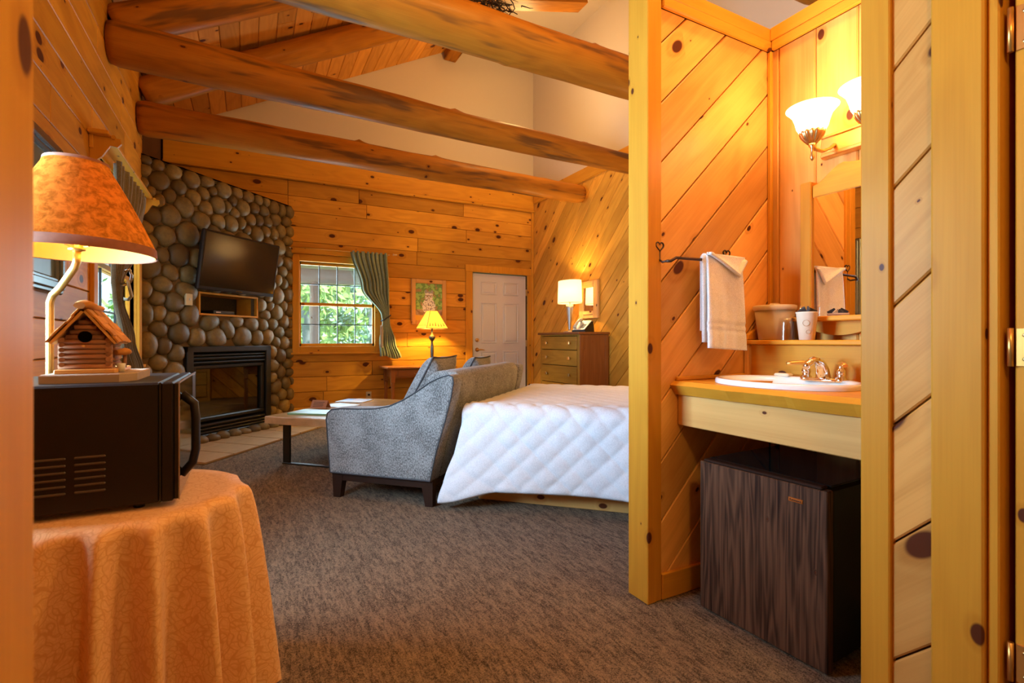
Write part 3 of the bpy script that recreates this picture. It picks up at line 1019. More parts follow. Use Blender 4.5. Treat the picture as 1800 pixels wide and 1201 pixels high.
# firebox insert
i0, i1, iz0, iz1 = INS
m = MB()
F = FU + .055
for a in ((i0, i0 + .075, iz0, iz1), (i1 - .075, i1, iz0, iz1), (i0, i1, iz1 - .06, iz1), (i0, i1, iz0, iz0 + .03)):
    uvbox(F - .09, F, a[0], a[1], a[2], a[3], b=.006, m=m)
part('insert_frame', m, M_BLACK, fp, label='black metal fireplace surround')
m = MB()
for a in ((i0 + .075, i0 + .125, iz0 + .2, iz1 - .2), (i1 - .125, i1 - .075, iz0 + .2, iz1 - .2), (i0 + .075, i1 - .075, iz1 - .235, iz1 - .19), (i0 + .075, i1 - .075, iz0 + .16, iz0 + .205)):
    uvbox(F - .08, F - .025, *a, b=.012, m=m)
part('inner_frame', m, M_BLACK, fp)
for z, dz in ((iz1 - .09, .02), (iz1 - .125, .028), (iz1 - .165, .024), (iz0 + .05, .022), (iz0 + .085, .022), (iz0 + .122, .026)):
    mt = Matrix.Translation(UVM @ Vector((F - .03, (i0 + i1) / 2, z))) @ UVM @ Matrix.Rotation(math.radians(25), 4, 'Y')
    q = MB().box(-.015, .015, -(i1 - i0) / 2 + .075, (i1 - i0) / 2 - .075, -dz / 2, dz / 2, b=.004).xf(mt)
    part('louvre', q, M_BLACK, fp)
part('firebox', MB().add([UVM @ Vector(p) for p in [(F - .07, i0 + .08, iz0 + .03), (F - .07, i1 - .08, iz0 + .03), (F - .07, i1 - .08, iz1 - .06), (F - .07, i0 + .08, iz1 - .06), (F - .45, i0 + .2, iz0 + .03), (F - .45, i1 - .2, iz0 + .03), (F - .45, i1 - .2, iz1 - .06), (F - .45, i0 + .2, iz1 - .06)]], [(4, 5, 6, 7), (0, 4, 7, 3), (1, 2, 6, 5), (0, 1, 5, 4), (3, 7, 6, 2)]), M_FIREBOX, fp, recalc=False)
part('glass_front', uvbox(F - .066, F - .062, i0 + .1, i1 - .1, iz0 + .19, iz1 - .21), M_FIREGL, fp)
for (a, b, r) in (((F - .30, 3.98, .30), (F - .26, 4.62, .34), .05), ((F - .20, 4.05, .27), (F - .22, 4.66, .28), .045), ((F - .3, 4.1, .39), (F - .15, 4.5, .36), .035)):
    pa, pb = UVM @ Vector(a), UVM @ Vector(b)
    part('gas_log', MB().tube([pa.lerp(pb, t) for t in (0, .3, .6, 1)], [r, r * 1.1, r * .95, r * .85], 12), W_GREY, fp)
part('ember_bed', uvbox(F - .42, F - .08, i0 + .2, i1 - .2, iz0 + .15, iz0 + .2, b=.02), M_MORTAR, fp)
# hearth
hp = [(-3.70, 3.25), (-3.985, 5.32), (FU + .01, 5.32), (FU + .01, 3.25)]
he = MB()
poly = [tuple((UVM @ Vector((a, b, 0))).xy) for a, b in hp]
poly = clip(clip(poly, -1, 0, -XL), 0, 1, YF)
hb = part('hearth', MB().prism(poly, frame((0, 0, 0), (1, 0, 0), (0, 1, 0), (0, 0, 1)), 0, .006), M_MORTAR)
tag(hb, 'low sandstone tile hearth strip at the foot of the stone fireplace', 'hearth')
k = 0
for v in [3.25 + .345 * i for i in range(6)]:
    for (a, b) in ((-4.56, -4.22), (-4.22, -3.66)):
        q = [(a, v + .004), (b, v + .004), (b, v + .341), (a, v + .341)]
        q = clip(q, 1.0, .1377, -3.70 + .1377 * 3.25)
        if len(q) < 3: continue
        q = [tuple((UVM @ Vector((x, y, 0))).xy) for x, y in q]
        q = clip(clip(q, -1, 0, -XL), 0, 1, YF - .01)
        if len(q) < 3 or abs(area2(q)) < .002: continue
        part('tile', MB().prism(inset(q, .003), frame((0, 0, 0), (1, 0, 0), (0, 1, 0), (0, 0, 1)), .004, .022, .003), M_HEARTH, hb)

# television on a tilting mount
tv = thing('television', 'wide black flat television tilted forward on the stone fireplace', 'television', UVM @ Vector((FU + .10, 4.28, 1.85)), -PI / 4)
MT = Matrix.Translation(UVM @ Vector((-4.34, 4.272, 1.845))) @ UVM @ Matrix.Rotation(math.radians(9), 4, 'Y') @ Matrix.Rotation(math.radians(-2), 4, 'Z')
part('tv_body', MB().box(-.05, 0, -.485, .485, -.30, .30, b=.012).xf(MT), M_BLACKP, tv)
part('tv_screen', MB().box(0, .002, -.462, .462, -.262, .280).xf(MT), M_SCREEN, tv, label='dark glossy screen')
part('tv_mount', MB().box(-.12, -.05, -.12, .12, -.12, .12, b=.005).xf(MT), M_BLACK, tv)
text_part('brand_lettering', 'SAMSUNG', .018, MT @ Matrix.Translation((.0015, 0, -.281)) @ Matrix.Rotation(PI / 2, 4, 'Z') @ Matrix.Rotation(PI / 2, 4, 'X'), M_CHROME, tv)
cb = thing('cable_box', 'small dark receiver box inside the pine niche under the television', 'receiver', UVM @ Vector((FU - .12, 4.3, 1.325)), -PI / 4)
part('box_body', uvbox(FU - .22, FU - .04, 4.15, 4.42, 1.33, 1.368, b=.004), M_BLACK, cb)
part('display', uvbox(FU - .04, FU - .038, 4.18, 4.24, 1.343, 1.355), M_STEEL, cb)
ls = thing('light_switch', 'ivory toggle switch plate on the stones left of the television', 'switch', UVM @ Vector((FU + .065, 3.775, 1.39)), -PI / 4)
part('switch_plate', uvbox(FU + .045, FU + .072, 3.74, 3.812, 1.392, 1.508, b=.004), M_IVORY, ls)
part('toggle', uvbox(FU + .072, FU + .086, 3.770, 3.782, 1.442, 1.462, b=.002), M_WHITE, ls)

# ---------------------------------------------------------------- sofa
so = thing('loveseat', 'grey chenille loveseat with sloping arms and dark tapered legs', 'sofa', UVM @ Vector((-1.75, 3.66, 0)), -PI / 4)
prof = [(-2.145, .165), (-2.165, .40), (-2.175, .52), (-2.165, .565), (-2.13, .592), (-2.05, .602), (-1.93, .603), (-1.80, .610), (-1.70, .630), (-1.60, .672), (-1.50, .730), (-1.41, .790), (-1.34, .822), (-1.28, .838), (-1.25, .825), (-1.245, .79), (-1.26, .70), (-1.30, .55), (-1.36, .36), (-1.405, .165)]


def rounded_slab(poly, v0, v1, r, segs=4):
    m = MB(); n = len(poly); vs = []
    lay = []
    for i in range(segs + 1):
        a = PI / 2 * i / segs; lay.append((v0 + r * (1 - math.sin(a)), r * (1 - math.cos(a))))
    lay = lay[::-1]
    lays = [(v, i_) for v, i_ in [(v0 + r * (1 - math.sin(PI / 2 * i / segs)), r * (1 - math.cos(PI / 2 * i / segs))) for i in range(segs, -1, -1)]]
    lays += [(v0 + v1 - v, i_) for v, i_ in lays[::-1]]
    for v, i_ in lays:
        for (u, z) in (inset(poly, i_) if i_ > 1e-5 else poly): vs.append((u, v, z))
    L = len(lays)
    fs = [list(range(n)), [(L - 1) * n + k for k in range(n)][::-1]]
    fs += [(l * n + k, l * n + (k + 1) % n, (l + 1) * n + (k + 1) % n, (l + 1) * n + k) for l in range(L - 1) for k in range(n)]
    m.add(vs, fs, True)
    m.sm[0] = False; m.sm[1] = False
    return m.xf(UVM)


part('armrest', rounded_slab(prof, 2.825, 2.965, .022), M_SOFA, so)
part('armrest', rounded_slab(prof, 4.265, 4.405, .022), M_SOFA, so)
part('piping', MB().tube([UVM @ Vector((u, 2.829, z)) for u, z in inset(prof, .004)], .0045, 6, closed=True), M_PIPING, so, recalc=False)
bk = [(-1.405, .165), (-1.60, .165), (-1.60, .45), (-1.50, .80), (-1.45, .842), (-1.37, .856), (-1.29, .848), (-1.262, .80), (-1.27, .70), (-1.305, .55), (-1.36, .36)]
part('backrest', rounded_slab(bk, 2.955, 4.275, .02), M_SOFA, so)
part('seat_base', uvbox(-2.12, -1.58, 2.96, 4.27, .165, .33, b=.01), M_SOFA, so)
for a in (2.97, 3.62):
    q = MB().box(-2.15, -1.60, a, a + .64, .33, .47, b=.035).xf(UVM)
    part('seat_cushion', q, M_SOFA, so)
m = MB()
for a in ((-2.13, -1.42, 2.85, 2.875), (-2.13, -1.42, 4.355, 4.38), (-2.13, -2.105, 2.86, 4.36), (-1.445, -1.42, 2.86, 4.36)): uvbox(a[0], a[1], a[2], a[3], .115, .168, b=.003, m=m)
part('base_rail', m, W_DARK, so)
for (u, su) in ((-2.095, -1), (-1.44, 1)):
    for v in (2.875, 4.355):
        w = .042
        vs = [(u - w, v - .03, .168), (u + w, v - .03, .168), (u + w, v + .03, .168), (u - w, v + .03, .168)]
        e = .03 * su
        vs += [(u - w * .62 + e * .3 * 0 - (.012 if su < 0 else -.012), v - .022, 0), (u + w * .62 - (.012 if su < 0 else -.012), v - .022, 0), (u + w * .62 - (.012 if su < 0 else -.012), v + .022, 0), (u - w * .62 - (.012 if su < 0 else -.012), v + .022, 0)]
        part('leg', MB().add([UVM @ Vector(p) for p in vs], [(3, 2, 1, 0), (4, 5, 6, 7), (0, 1, 5, 4), (1, 2, 6, 5), (2, 3, 7, 6), (3, 0, 4, 7)]), W_DARK, so, grain=(0, 0, 1))


def pillow(uc, vc, zc, w, h, t, tilt, label, group, spin=0):
    M = Matrix.Translation(UVM @ Vector((uc, vc, zc))) @ UVM @ Matrix.Rotation(tilt, 4, 'Y') @ Matrix.Rotation(spin, 4, 'X')
    n = 17; m = MB(); vs = []
    for sgn in (-1, 1):
        for j in range(n):
            for i in range(n):
                a, b = -1 + 2 * i / (n - 1), -1 + 2 * j / (n - 1)
                th = t * ((1 - a ** 4) * (1 - b ** 4)) ** .55
                pin = 1 - .05 * (a * a * b * b)
                k1 = 1 - .05 * (1 - b * b) * abs(a) ** 3; k2 = 1 - .05 * (1 - a * a) * abs(b) ** 3
                vs.append((sgn * th / 2, a * w / 2 * k1, b * h / 2 * k2))
    fs = []
    for s_ in (0, 1):
        o = s_ * n * n
        for j in range(n - 1):
            for i in range(n - 1): fs.append((o + j * n + i, o + j * n + i + 1, o + (j + 1) * n + i + 1, o + (j + 1) * n + i))
    m.add(vs, fs, True); m.xf(M)
    t_ = thing('throw_cushion', label, 'cushion', UVM @ Vector((uc, vc, zc - h / 2 * math.cos(tilt))), -PI / 4, group)
    part('cushion_cover', m, M_SOFA, t_)
    loop = []
    for s in range(40):
        a = s / 40 * 4; k, f = int(a), a - int(a)
        p = [(-1 + 2 * f, -1), (1, -1 + 2 * f), (1 - 2 * f, 1), (-1, 1 - 2 * f)][k]
        k1 = 1 - .05 * (1 - p[1] ** 2) * abs(p[0]) ** 3; k2 = 1 - .05 * (1 - p[0] ** 2) * abs(p[1]) ** 3
        loop.append(M @ Vector((0, p[0] * w / 2 * k1, p[1] * h / 2 * k2)))
    part('piping', MB().tube(loop, .006, 6, closed=True), M_PIPING, t_, recalc=False)


CG = 'grey cushions standing on the loveseat'
pillow(-1.585, 3.17, .722, .38, .50, .17, math.radians(30), 'nearer grey cushion with dark piping leaning on the loveseat back', CG)
pillow(-1.585, 3.93, .708, .36, .47, .17, math.radians(30), 'farther grey cushion peeping over the loveseat back before the door', CG)

# ---------------------------------------------------------------- bed
bd = thing('bed', 'low bed with pale pine side board and mattress behind the loveseat', 'bed', UVM @ Vector((-.2, 3.8, 0)), -PI / 4)
part('bed_frame', uvbox(-1.19, .74, 3.10, 4.50, 0, .20, b=.004), W_PALE, bd, grain=UVM.to_3x3() @ Vector((1, 0, 0)))
part('mattress', uvbox(-1.20, .74, 3.06, 4.56, .20, .595, b=.05), M_QUILT, bd)


def quilt():
    u0, u1 = -1.235, .76
    vf, vn, zt, rr = 4.60, 3.02, .628, .07
    side = .445
    top = vf - vn
    arc = PI / 2 * rr
    farh = .30
    S = farh + top + arc + side
    st = .0125
    nu, ns = int((u1 - u0) / st), int(S / st)

    def sm(x): x = max(0, min(1, x)); return x * x * (3 - 2 * x)

    def f(a, b):
        u = u0 + (u1 - u0) * a; s = S * b
        c = sm((-.98 - u) / .24)      # near the foot corner
        if s < farh: v, z, nv, nz = vf + .03, zt - .03 - (farh - s), 1, 0
        elif s < farh + top: v, z, nv, nz = vf - (s - farh), zt, 0, 1
        elif s < farh + top + arc:
            an = (s - farh - top) / rr
            v, z, nv, nz = vn - rr * math.sin(an), zt - rr * (1 - math.cos(an)), -math.sin(an), math.cos(an)
        else:
            t = s - farh - top - arc
            tt = t / side
            v = vn - rr - .045 * tt - .03 * math.sin(u * 5 + .6) * tt - .07 * c * tt
            z = zt - rr - t * (.97 + .17 * c + .01 * math.sin(u * 3.1))
            u -= .10 * tt * sm((-1.0 - u) / .22) * (1 if u < -1 else 0)
            nv, nz = -1, 0
            u += .012 * math.sin(t * 12) * c
        A, B = (a * (u1 - u0)) / .156, (s) / .156
        puff = (abs(math.sin(PI * (A + B) / 1)) * abs(math.sin(PI * (A - B) / 1))) ** .24
        wr = noise.noise(Vector((u * 9, s * 22, 0))) * .0035 + noise.noise(Vector((u * 34, s * 34, 3))) * .0018
        edge = 1 - sm((s - S + .02) / .02)
        h = (.021 * puff + wr) * (.35 if (farh < s < farh + top * .93) else 1) * (.4 + .6 * edge)
        if farh + .02 < s < farh + top: z -= .012 * sm((abs(u + .2) - .8) / .3)
        return UVM @ Vector((u, v + nv * h, z + nz * h))

    m = MB().grid(f, nu, ns)
    o = part('quilt', m, M_QUILT, recalc=True, solid=.006)
    tag(o, 'white diamond-stitched quilt spread over the bed and hanging down its near side', 'quilt')


quilt()

# ---------------------------------------------------------------- coffee table and what lies on it
ct = thing('coffee_table', 'thick pale slab coffee table on dark flat-bar frames before the fireplace', 'table', UVM @ Vector((-2.88, 4.07, 0)), -PI / 4)
tp = [(-3.22, 3.40), (-3.0, 3.385), (-2.75, 3.40), (-2.50, 3.39), (-2.48, 3.8), (-2.5, 4.3), (-2.49, 4.76), (-2.9, 4.78), (-3.23, 4.76), (-3.25, 4.3), (-3.21, 3.9)]
poly = [tuple((UVM @ Vector((a, b, 0))).xy) for a, b in tp]
part('tabletop', MB().prism(poly, frame((0, 0, 0), (1, 0, 0), (0, 1, 0), (0, 0, 1)), .352, .412, .006), M_TABLEEDGE, ct)
part('top_surface', MB().prism(inset(poly, .012), frame((0, 0, 0), (1, 0, 0), (0, 1, 0), (0, 0, 1)), .411, .4135), M_TABLETOP, ct, label='glossy varnished surface')
for v in (3.50, 4.62):
    for u in (-3.08, -2.60): part('leg', uvbox(u - .035, u + .035, v - .01, v + .01, .008, .352, b=.002), M_BLACK, ct)
    part('base_rail', uvbox(-3.115, -2.565, v - .02, v + .02, 0, .012, b=.002), M_BLACK, ct)


def printed(fn, nx, ny, M, th=0):
    m = MB(); m.c = []
    vs = [M @ Vector((i / (nx - 1), j / (ny - 1), 0)) for j in range(ny) for i in range(nx)]
    m.add(vs, [(j * nx + i, j * nx + i + 1, (j + 1) * nx + i + 1, (j + 1) * nx + i) for j in range(ny - 1) for i in range(nx - 1)], True)
    m.c = [fn(i / (nx - 1), j / (ny - 1)) for j in range(ny) for i in range(nx)]
    return m


def magazine(name, uc, vc, z, w, h, th, spin, cover, page, label, cat='magazine'):
    M = Matrix.Translation(UVM @ Vector((uc, vc, z))) @ UVM @ Matrix.Rotation(spin, 4, 'Z')
    t = thing(name, label, cat, UVM @ Vector((uc, vc, z)), -PI / 4)
    part('pages', MB().box(-w / 2, w / 2, -h / 2, h / 2, 0, th, b=.001).xf(M), page, t)
    part('cover', printed(cover, 30, 36, M @ Matrix.Translation((-w / 2, -h / 2, th + .0007)) @ Matrix.Diagonal((w, h, 1, 1))), M_COL, t, recalc=False)
    return t


M_MINT = plain('mint_cover', (.28, .60, .42), .4)
M_PAGES = plain('pages', (.72, .72, .70), .6)


def cov1(a, b):
    n = noise.noise(Vector((a * 4, b * 5, 1)))
    return (.30, .52, .40) if n < 0 else (.20, .32, .34)


def cov2(a, b):
    if b < .45: return (.62, .66, .78)
    n = noise.noise(Vector((a * 5, b * 4, 7)))
    return (.06, .16, .55) if a < .35 else ((.45, .08, .10) if n > 0 else (.30, .30, .48))


def cov3(a, b): return (.60, .64, .76) if noise.noise(Vector((a * 3, b * 3, 2))) < .2 else (.42, .50, .70)


magazine('hardcover_book', -2.93, 3.66, .4135, .36, .24, .014, .12, cov1, M_MINT, 'green hardcover book lying at the near end of the coffee table', 'book')
magazine('magazine', -3.02, 4.14, .4135, .30, .24, .006, -.25, cov3, M_PAGES, 'pale bluish brochure in the middle of the coffee table')
magazine('magazine', -3.10, 4.50, .4135, .30, .26, .008, .1, cov2, M_PAGES, 'blue and red magazine at the far end of the coffee table')
tc_ = thing('tent_card', 'small terracotta folded tent card standing on the coffee table', 'card', UVM @ Vector((-3.08, 3.93, .4135)), -PI / 4)
M_TERRA = plain('terracotta_card', (.52, .24, .12), .7)
for sgn in (-1, 1):
    MM = Matrix.Translation(UVM @ Vector((-3.08, 3.93 + sgn * .022, .4155 + .035))) @ UVM @ Matrix.Rotation(sgn * math.radians(28), 4, 'X')
    part('card_face', MB().box(-.085, .085, -.001, .001, -.038, .044).xf(MM), M_TERRA, tc_)
    if sgn < 0:
        q = MB()
        for z in (.022, .008, -.006, -.02): q.box(-.06, .06 - .02 * R.random(), -.0022, -.001, z, z + .004)
        part('print_lines', q.xf(MM), M_PIPING, tc_, label='rows of small dark print')

# ---------------------------------------------------------------- end table, lamp, wall picture, outlet
et = thing('end_table', 'reddish wooden end table with drawer and turned legs under the window curtain', 'table', (2.05, 6.6, 0))
part('tabletop', bx(1.575, 2.52, 6.36, 6.86, .675, .70, b=.006), W_RED, et, grain=(1, 0, 0))
m = bx(1.66, 2.44, 6.42, 6.83, .56, .675, b=.003)
part('apron', m, W_RED, et, grain=(1, 0, 0))
part('drawer', bx(1.72, 2.38, 6.408, 6.42, .575, .66, b=.004), W_RED, et, grain=(1, 0, 0))
part('drawer_pull', MB().tube([(1.98 + .05 * math.cos(a), 6.40 - .012 * math.sin(a / 1), .62 - .018 * math.sin(a)) for a in [PI * k / 8 for k in range(9)]], .004, 6), M_ABRASS, et)
for x in (1.66, 2.44):
    for y in (6.44, 6.80):
        part('leg', MB().box(x - .028, x + .028, y - .028, y + .028, .50, .675, b=.003).lathe([(.012, 0), (.02, .02), (.016, .06), (.024, .12), (.026, .25), (.018, .36), (.027, .40), (.02, .43), (.028, .47), (.026, .50)], (x, y, 0), 16), W_RED, et, grain=(0, 0, 1))

el = thing('table_lamp', 'table lamp with tree-printed parchment shade glowing in front of the framed picture', 'lamp', (2.21, 6.5, .70))
part('lamp_base', MB().lathe([(0, 0), (.075, 0), (.075, .015), (.03, .03), (.015, .06), (.02, .12), (.024, .2), (.018, .28), (.012, .33), (.035, .36), (.045, .385), (.035, .41), (.012, .43), (.010, .5), (.02, .505), (.02, .515), (.008, .52), (.008, .56), (0, .56)], (2.21, 6.5, .70), 24), M_PEWTER, el)
m = MB()
hw, ht_, zb, zt = .172, .058, 1.205, 1.445
vs = []
for (h_, z) in ((hw, zb), (ht_, zt)):
    for k in range(4):
        a = math.radians(45 + 90 * k + 8)
        vs.append((2.21 + h_ * math.sqrt(2) * math.cos(a) * .93, 6.5 + h_ * math.sqrt(2) * math.sin(a) * .93, z))
m.add(vs, [(k, (k + 1) % 4, 4 + (k + 1) % 4, 4 + k) for k in range(4)])
part('lamp_shade', m, M_TREESH, el, recalc=True, solid=.002)
S4 = [Vector(p) for p in vs]
q = MB()
for k in range(4): q.tube([S4[k], S4[4 + k]], .0035, 6)
for k in range(4): q.tube([S4[k], S4[(k + 1) % 4]], .004, 6).tube([S4[4 + k], S4[4 + (k + 1) % 4]], .003, 6)
part('shade_trim', q, M_TRIMD, el)
q = MB()
for k in range(4):
    a, b, c_, d_ = S4[k], S4[(k + 1) % 4], S4[4 + (k + 1) % 4], S4[4 + k]
    nn = (b - a).cross(d_ - a).normalized()
    if nn.dot((a + b) / 2 - Vector((2.21, 6.5, 1.3))) < 0: nn = -nn
    for t in range(6):
        s = .14 + t * .145
        hh = R.uniform(.10, .24)
        P = lambda x, y: (a.lerp(b, x)).lerp(d_.lerp(c_, x), y) + nn * .0025
        y0 = R.uniform(.10, .16)
        for l in range(3):
            wv = .035 * (1 - l * .28)
            y_ = y0 + hh * l / 3
            q.add([P(s - wv, y_), P(s + wv, y_), P(s, y_ + hh * .45)], [(0, 1, 2)])
part('tree_print', q, M_TRIMD, el, recalc=False, label='dark printed pine trees around the shade')

pf = thing('framed_picture', 'pine-framed wildlife print of a pale spotted bird hanging between window and door', 'picture', (2.29, 6.88, 1.25))
X0, X1, Z0, Z1 = 2.035, 2.55, 1.27, 1.915
for (a, b, l, h, g) in ((X0, X0 + .06, Z0, Z1, 2), (X1 - .06, X1, Z0, Z1, 2), (X0 + .06, X1 - .06, Z0, Z0 + .06, 0), (X0 + .06, X1 - .06, Z1 - .06, Z1, 0)):
    part('frame_rail', bx(a, b, YF - .04, YF - .002, l, h, b=.008), W_PALE, pf, grain=(0, 0, 1) if g == 2 else (1, 0, 0))


def owl(a, b):
    bgc = (.10, .22, .05)
    n = noise.noise(Vector((a * 7, b * 8, 0))) + .5 * noise.noise(Vector((a * 18, b * 20, 4)))
    bgc = (.16, .34, .08)
    if n > .1: bgc = (.34, .60, .16)
    elif n < -.35: bgc = (.40, .26, .12)
    c = bgc
    if b < .14: c = (.70, .42, .05)
    elif b < .30: c = (.42, .30, .22) if n > -.1 else (.26, .16, .10)
    # body and head
    dx = (a - .50)
    body = (dx / .25) ** 2 + ((b - .38) / .22) ** 2 < 1
    head = (dx / .155) ** 2 + ((b - .66) / .13) ** 2 < 1
    ear = (abs(abs(dx) - .115) < .04 and .74 < b < .83)
    if body or head or ear:
        sp = noise.noise(Vector((a * 26, b * 30, 9)))
        c = (.85, .85, .80) if sp < .22 else (.14, .13, .12)
        if ear or b > .75: c = (.34, .36, .38)
    for ex in (-.065, .065):
        if (dx - ex) ** 2 + (b - .655) ** 2 < .0007: c = (.25, .18, .03)
    if abs(dx) < .02 and .58 < b < .62: c = (.2, .1, .1)
    return c


part('print', printed(owl, 70, 90, Matrix(((X1 - X0 - .12, 0, 0, X0 + .06), (0, 0, 1, YF - .02), (0, Z1 - Z0 - .12, 0, Z0 + .06), (0, 0, 0, 1)))), M_COL, pf, recalc=False)
ot = thing('wall_outlet', 'ivory wall outlet with black plug low on the far plank wall', 'outlet', (1.45, YF - .002, .25))
part('outlet_plate', bx(1.415, 1.487, YF - .010, YF - .001, .235, .352, b=.003), M_IVORY, ot)
part('plug', bx(1.435, 1.462, YF - .04, YF - .010, .30, .325, b=.004), M_BLACK, ot)


# curtains
def curtain(name, rows, ymap, mat, label, npl=9, amp=.028, tie=None, nz=50):
    """rows: list of (z, a0, a1, amp) top to bottom; ymap(a, off, z) -> world"""
    m = MB()
    rows = sorted(rows, key=lambda r: -r[0])

    def at(z):
        for p, q in zip(rows, rows[1:]):
            if q[0] <= z <= p[0]:
                t = (p[0] - z) / (p[0] - q[0]); t = t * t * (3 - 2 * t)
                return [p[k] + (q[k] - p[k]) * t for k in (1, 2, 3)]
        return rows[-1][1:]

    def f(a, b):
        z = rows[0][0] + (rows[-1][0] - rows[0][0]) * b
        l, r, am = at(z)
        ph = a * npl * 2 * PI
        off = am * math.sin(ph + .6 * math.sin(a * 9)) + am * .35 * math.sin(ph * 2.3 + b * 3)
        zz = z + .015 * math.sin(a * 7) * b
        return ymap(l + (r - l) * a + .004 * math.cos(ph), off, zz)

    m.grid(f, npl * 12, nz)
    t = thing(name, label, 'curtain', ymap((rows[0][1] + rows[0][2]) / 2, 0, rows[0][0]))
    part('drape', m, mat, t, recalc=False, solid=.003)
    return t


cf = curtain('window_curtain', [(2.225, 1.19, 1.675, .022), (1.75, 1.33, 1.70, .026), (1.36, 1.60, 1.705, .018), (1.30, 1.61, 1.71, .016), (1.0, 1.57, 1.79, .026), (.80, 1.58, 1.87, .034)],
             lambda a, o, z: Vector((a, 6.80 + o, z + (.09 * (1.87 - a) if z < 1.1 else 0))), [M_GREEN], 'sage green curtain tied back at the right of the far window', 8)
part('curtain_tie', MB().tube([(1.59, 6.79, 1.31), (1.63, 6.755, 1.325), (1.68, 6.76, 1.36), (1.725, 6.80, 1.385), (1.73, 6.86, 1.39)], .009, 8), M_PIPING, cf, label='dark tie-back cord')
part('lining_edge', MB().grid(lambda a, b: Vector((1.575 + .035 * a, 6.765 + .01 * math.sin(a * 6), 1.25 - .30 * b)), 8, 12), M_LINING, cf, recalc=False, solid=.002, label='cream lining turned outwards')
cr = thing('curtain_rod', 'slim rod with pale finial above the sage curtain', 'rod', (1.0, 6.80, 2.2))
part('rod', MB().tube([(.46, 6.80, 2.215), (1.75, 6.80, 2.215)], .008, 10), W_TRIM, cr)
part('finial', MB().tube([(1.75, 6.80, 2.215), (1.765, 6.80, 2.215), (1.78, 6.80, 2.215), (1.80, 6.80, 2.215), (1.815, 6.80, 2.215)], [.008, .016, .006, .013, .003], 10), M_LID, cr)
for x in (.47, 1.70): part('rod_bracket', bx(x - .008, x + .008, 6.795, YF - .022, 2.203, 2.212, b=.002), M_IVORY, cr)
struct('trim_15', bx(.48, 1.69, YF - .05, YF - .001, 2.15, 2.235, b=.006), W_TRIM, 'pine head board over the far window', grain=(1, 0, 0))

cl = curtain('window_curtain', [(2.24, 4.15, 5.20, .03), (1.75, 4.12, 4.80, .03), (1.42, 4.10, 4.28, .018), (1.36, 4.12, 4.28, .016), (1.05, 4.35, 4.68, .022), (.80, 4.55, 4.98, .03)],
             lambda a, o, z: Vector((-.768 + o * .8, a, z)), [M_BROWNC], 'olive brown curtain tied back at the left-hand window', 9)
part('tie_hook', MB().tube([(-.845, 4.16, 1.42), (-.72, 4.16, 1.42), (-.69, 4.14, 1.44), (-.68, 4.12, 1.48), (-.69, 4.10, 1.52), (-.71, 4.09, 1.50)], .010, 8), M_CHROME, cl, label='bright metal hold-back hook')
part('curtain_tie', MB().tube([(-.70, 4.12, 1.44), (-.70, 4.17, 1.40), (-.70, 4.24, 1.35), (-.73, 4.31, 1.33), (-.78, 4.33, 1.34)], .010, 8), M_LINING, cl)
# bracketed shelf over the left window
vsH = thing('window_shelf', 'pine shelf on scrolled brackets over the left-hand window', 'shelf', (XL, 4.67, 2.3))
part('shelf_board', bx(XL + .001, XL + .105, 3.83, 5.50, 2.30, 2.325, b=.005), W_TRIM, vsH, grain=(0, 1, 0))
part('rear_rail', bx(XL + .001, XL + .022, 3.87, 5.48, 2.22, 2.30, b=.004), W_TRIM, vsH, grain=(0, 1, 0))
bp = [(0, 0), (.15, 0), (.155, -.03), (.135, -.055), (.10, -.05), (.085, -.075), (.06, -.12), (.03, -.15), (.02, -.19), (0, -.20)]
for y in (3.90, 5.43):
    part('bracket', MB().prism(bp, frame((XL + .002, y - .012, 2.299), (1, 0, 0), (0, 0, 1), (0, 1, 0)), 0, .024, .003), W_TRIM, vsH, grain=(0, 0, 1))
    part('peg', MB().tube([(XL + .12, y - .03, 2.30), (XL + .12, y + .03, 2.30)], .012, 10), W_TRIM, vsH)

# picture on the left wall
lp = thing('framed_picture', 'dim picture in a grooved pewter frame on the left wall beside the lamp', 'picture', (XL, 2.95, 1.27))
for (a, b, l, h) in ((2.62, 2.70, 1.275, 2.01), (3.21, 3.29, 1.275, 2.01), (2.70, 3.21, 1.275, 1.355), (2.70, 3.21, 1.93, 2.01)):
    part('frame_rail', MB().box(XL + .001, XL + .03, a, b, l, h, b=.008).box(XL + .025, XL + .042, a + .02, b - .02, l + .02, h - .02, b=.006), M_PEWTER, lp)
part('print', bx(XL + .001, XL + .012, 2.70, 3.21, 1.355, 1.93), M_CANVAS, lp)

# ---------------------------------------------------------------- dresser group
dr = thing('dresser', 'tall oak dresser with five drawers against the diagonal plank wall', 'dresser', (3.78, 5.43, 0))
x0, x1, y0, y1 = 3.56, 3.995, 4.98, 5.89
part('side_panel', MB().box(x0, x1, y0, y0 + .02, .06, 1.12, b=.002).box(x0, x0 + .05, y0 - .006, y0, .0, 1.12, b=.002).box(x1 - .05, x1, y0 - .006, y0, .0, 1.12, b=.002).box(x0 + .05, x1 - .05, y0 - .006, y0, .06, .14, b=.002), W_OAKD, dr, grain=(0, 0, 1))
part('side_panel', bx(x0, x1, y1 - .02, y1, 0, 1.12, b=.002), W_OAKD, dr, grain=(0, 0, 1))
part('back_panel', bx(x1 - .01, x1, y0 + .02, y1 - .02, .06, 1.12), W_OAKD, dr, grain=(0, 0, 1))
part('face_frame', MB().box(x0 - .004, x0 + .02, y0, y0 + .045, 0, 1.12, b=.002).box(x0 - .004, x0 + .02, y1 - .045, y1, 0, 1.12, b=.002).box(x0 - .002, x0 + .018, y0 + .045, y1 - .045, .0, .07).box(x0 - .002, x0 + .018, y0 + .045, y1 - .045, 1.105, 1.12), W_OAK, dr, grain=(0, 0, 1))
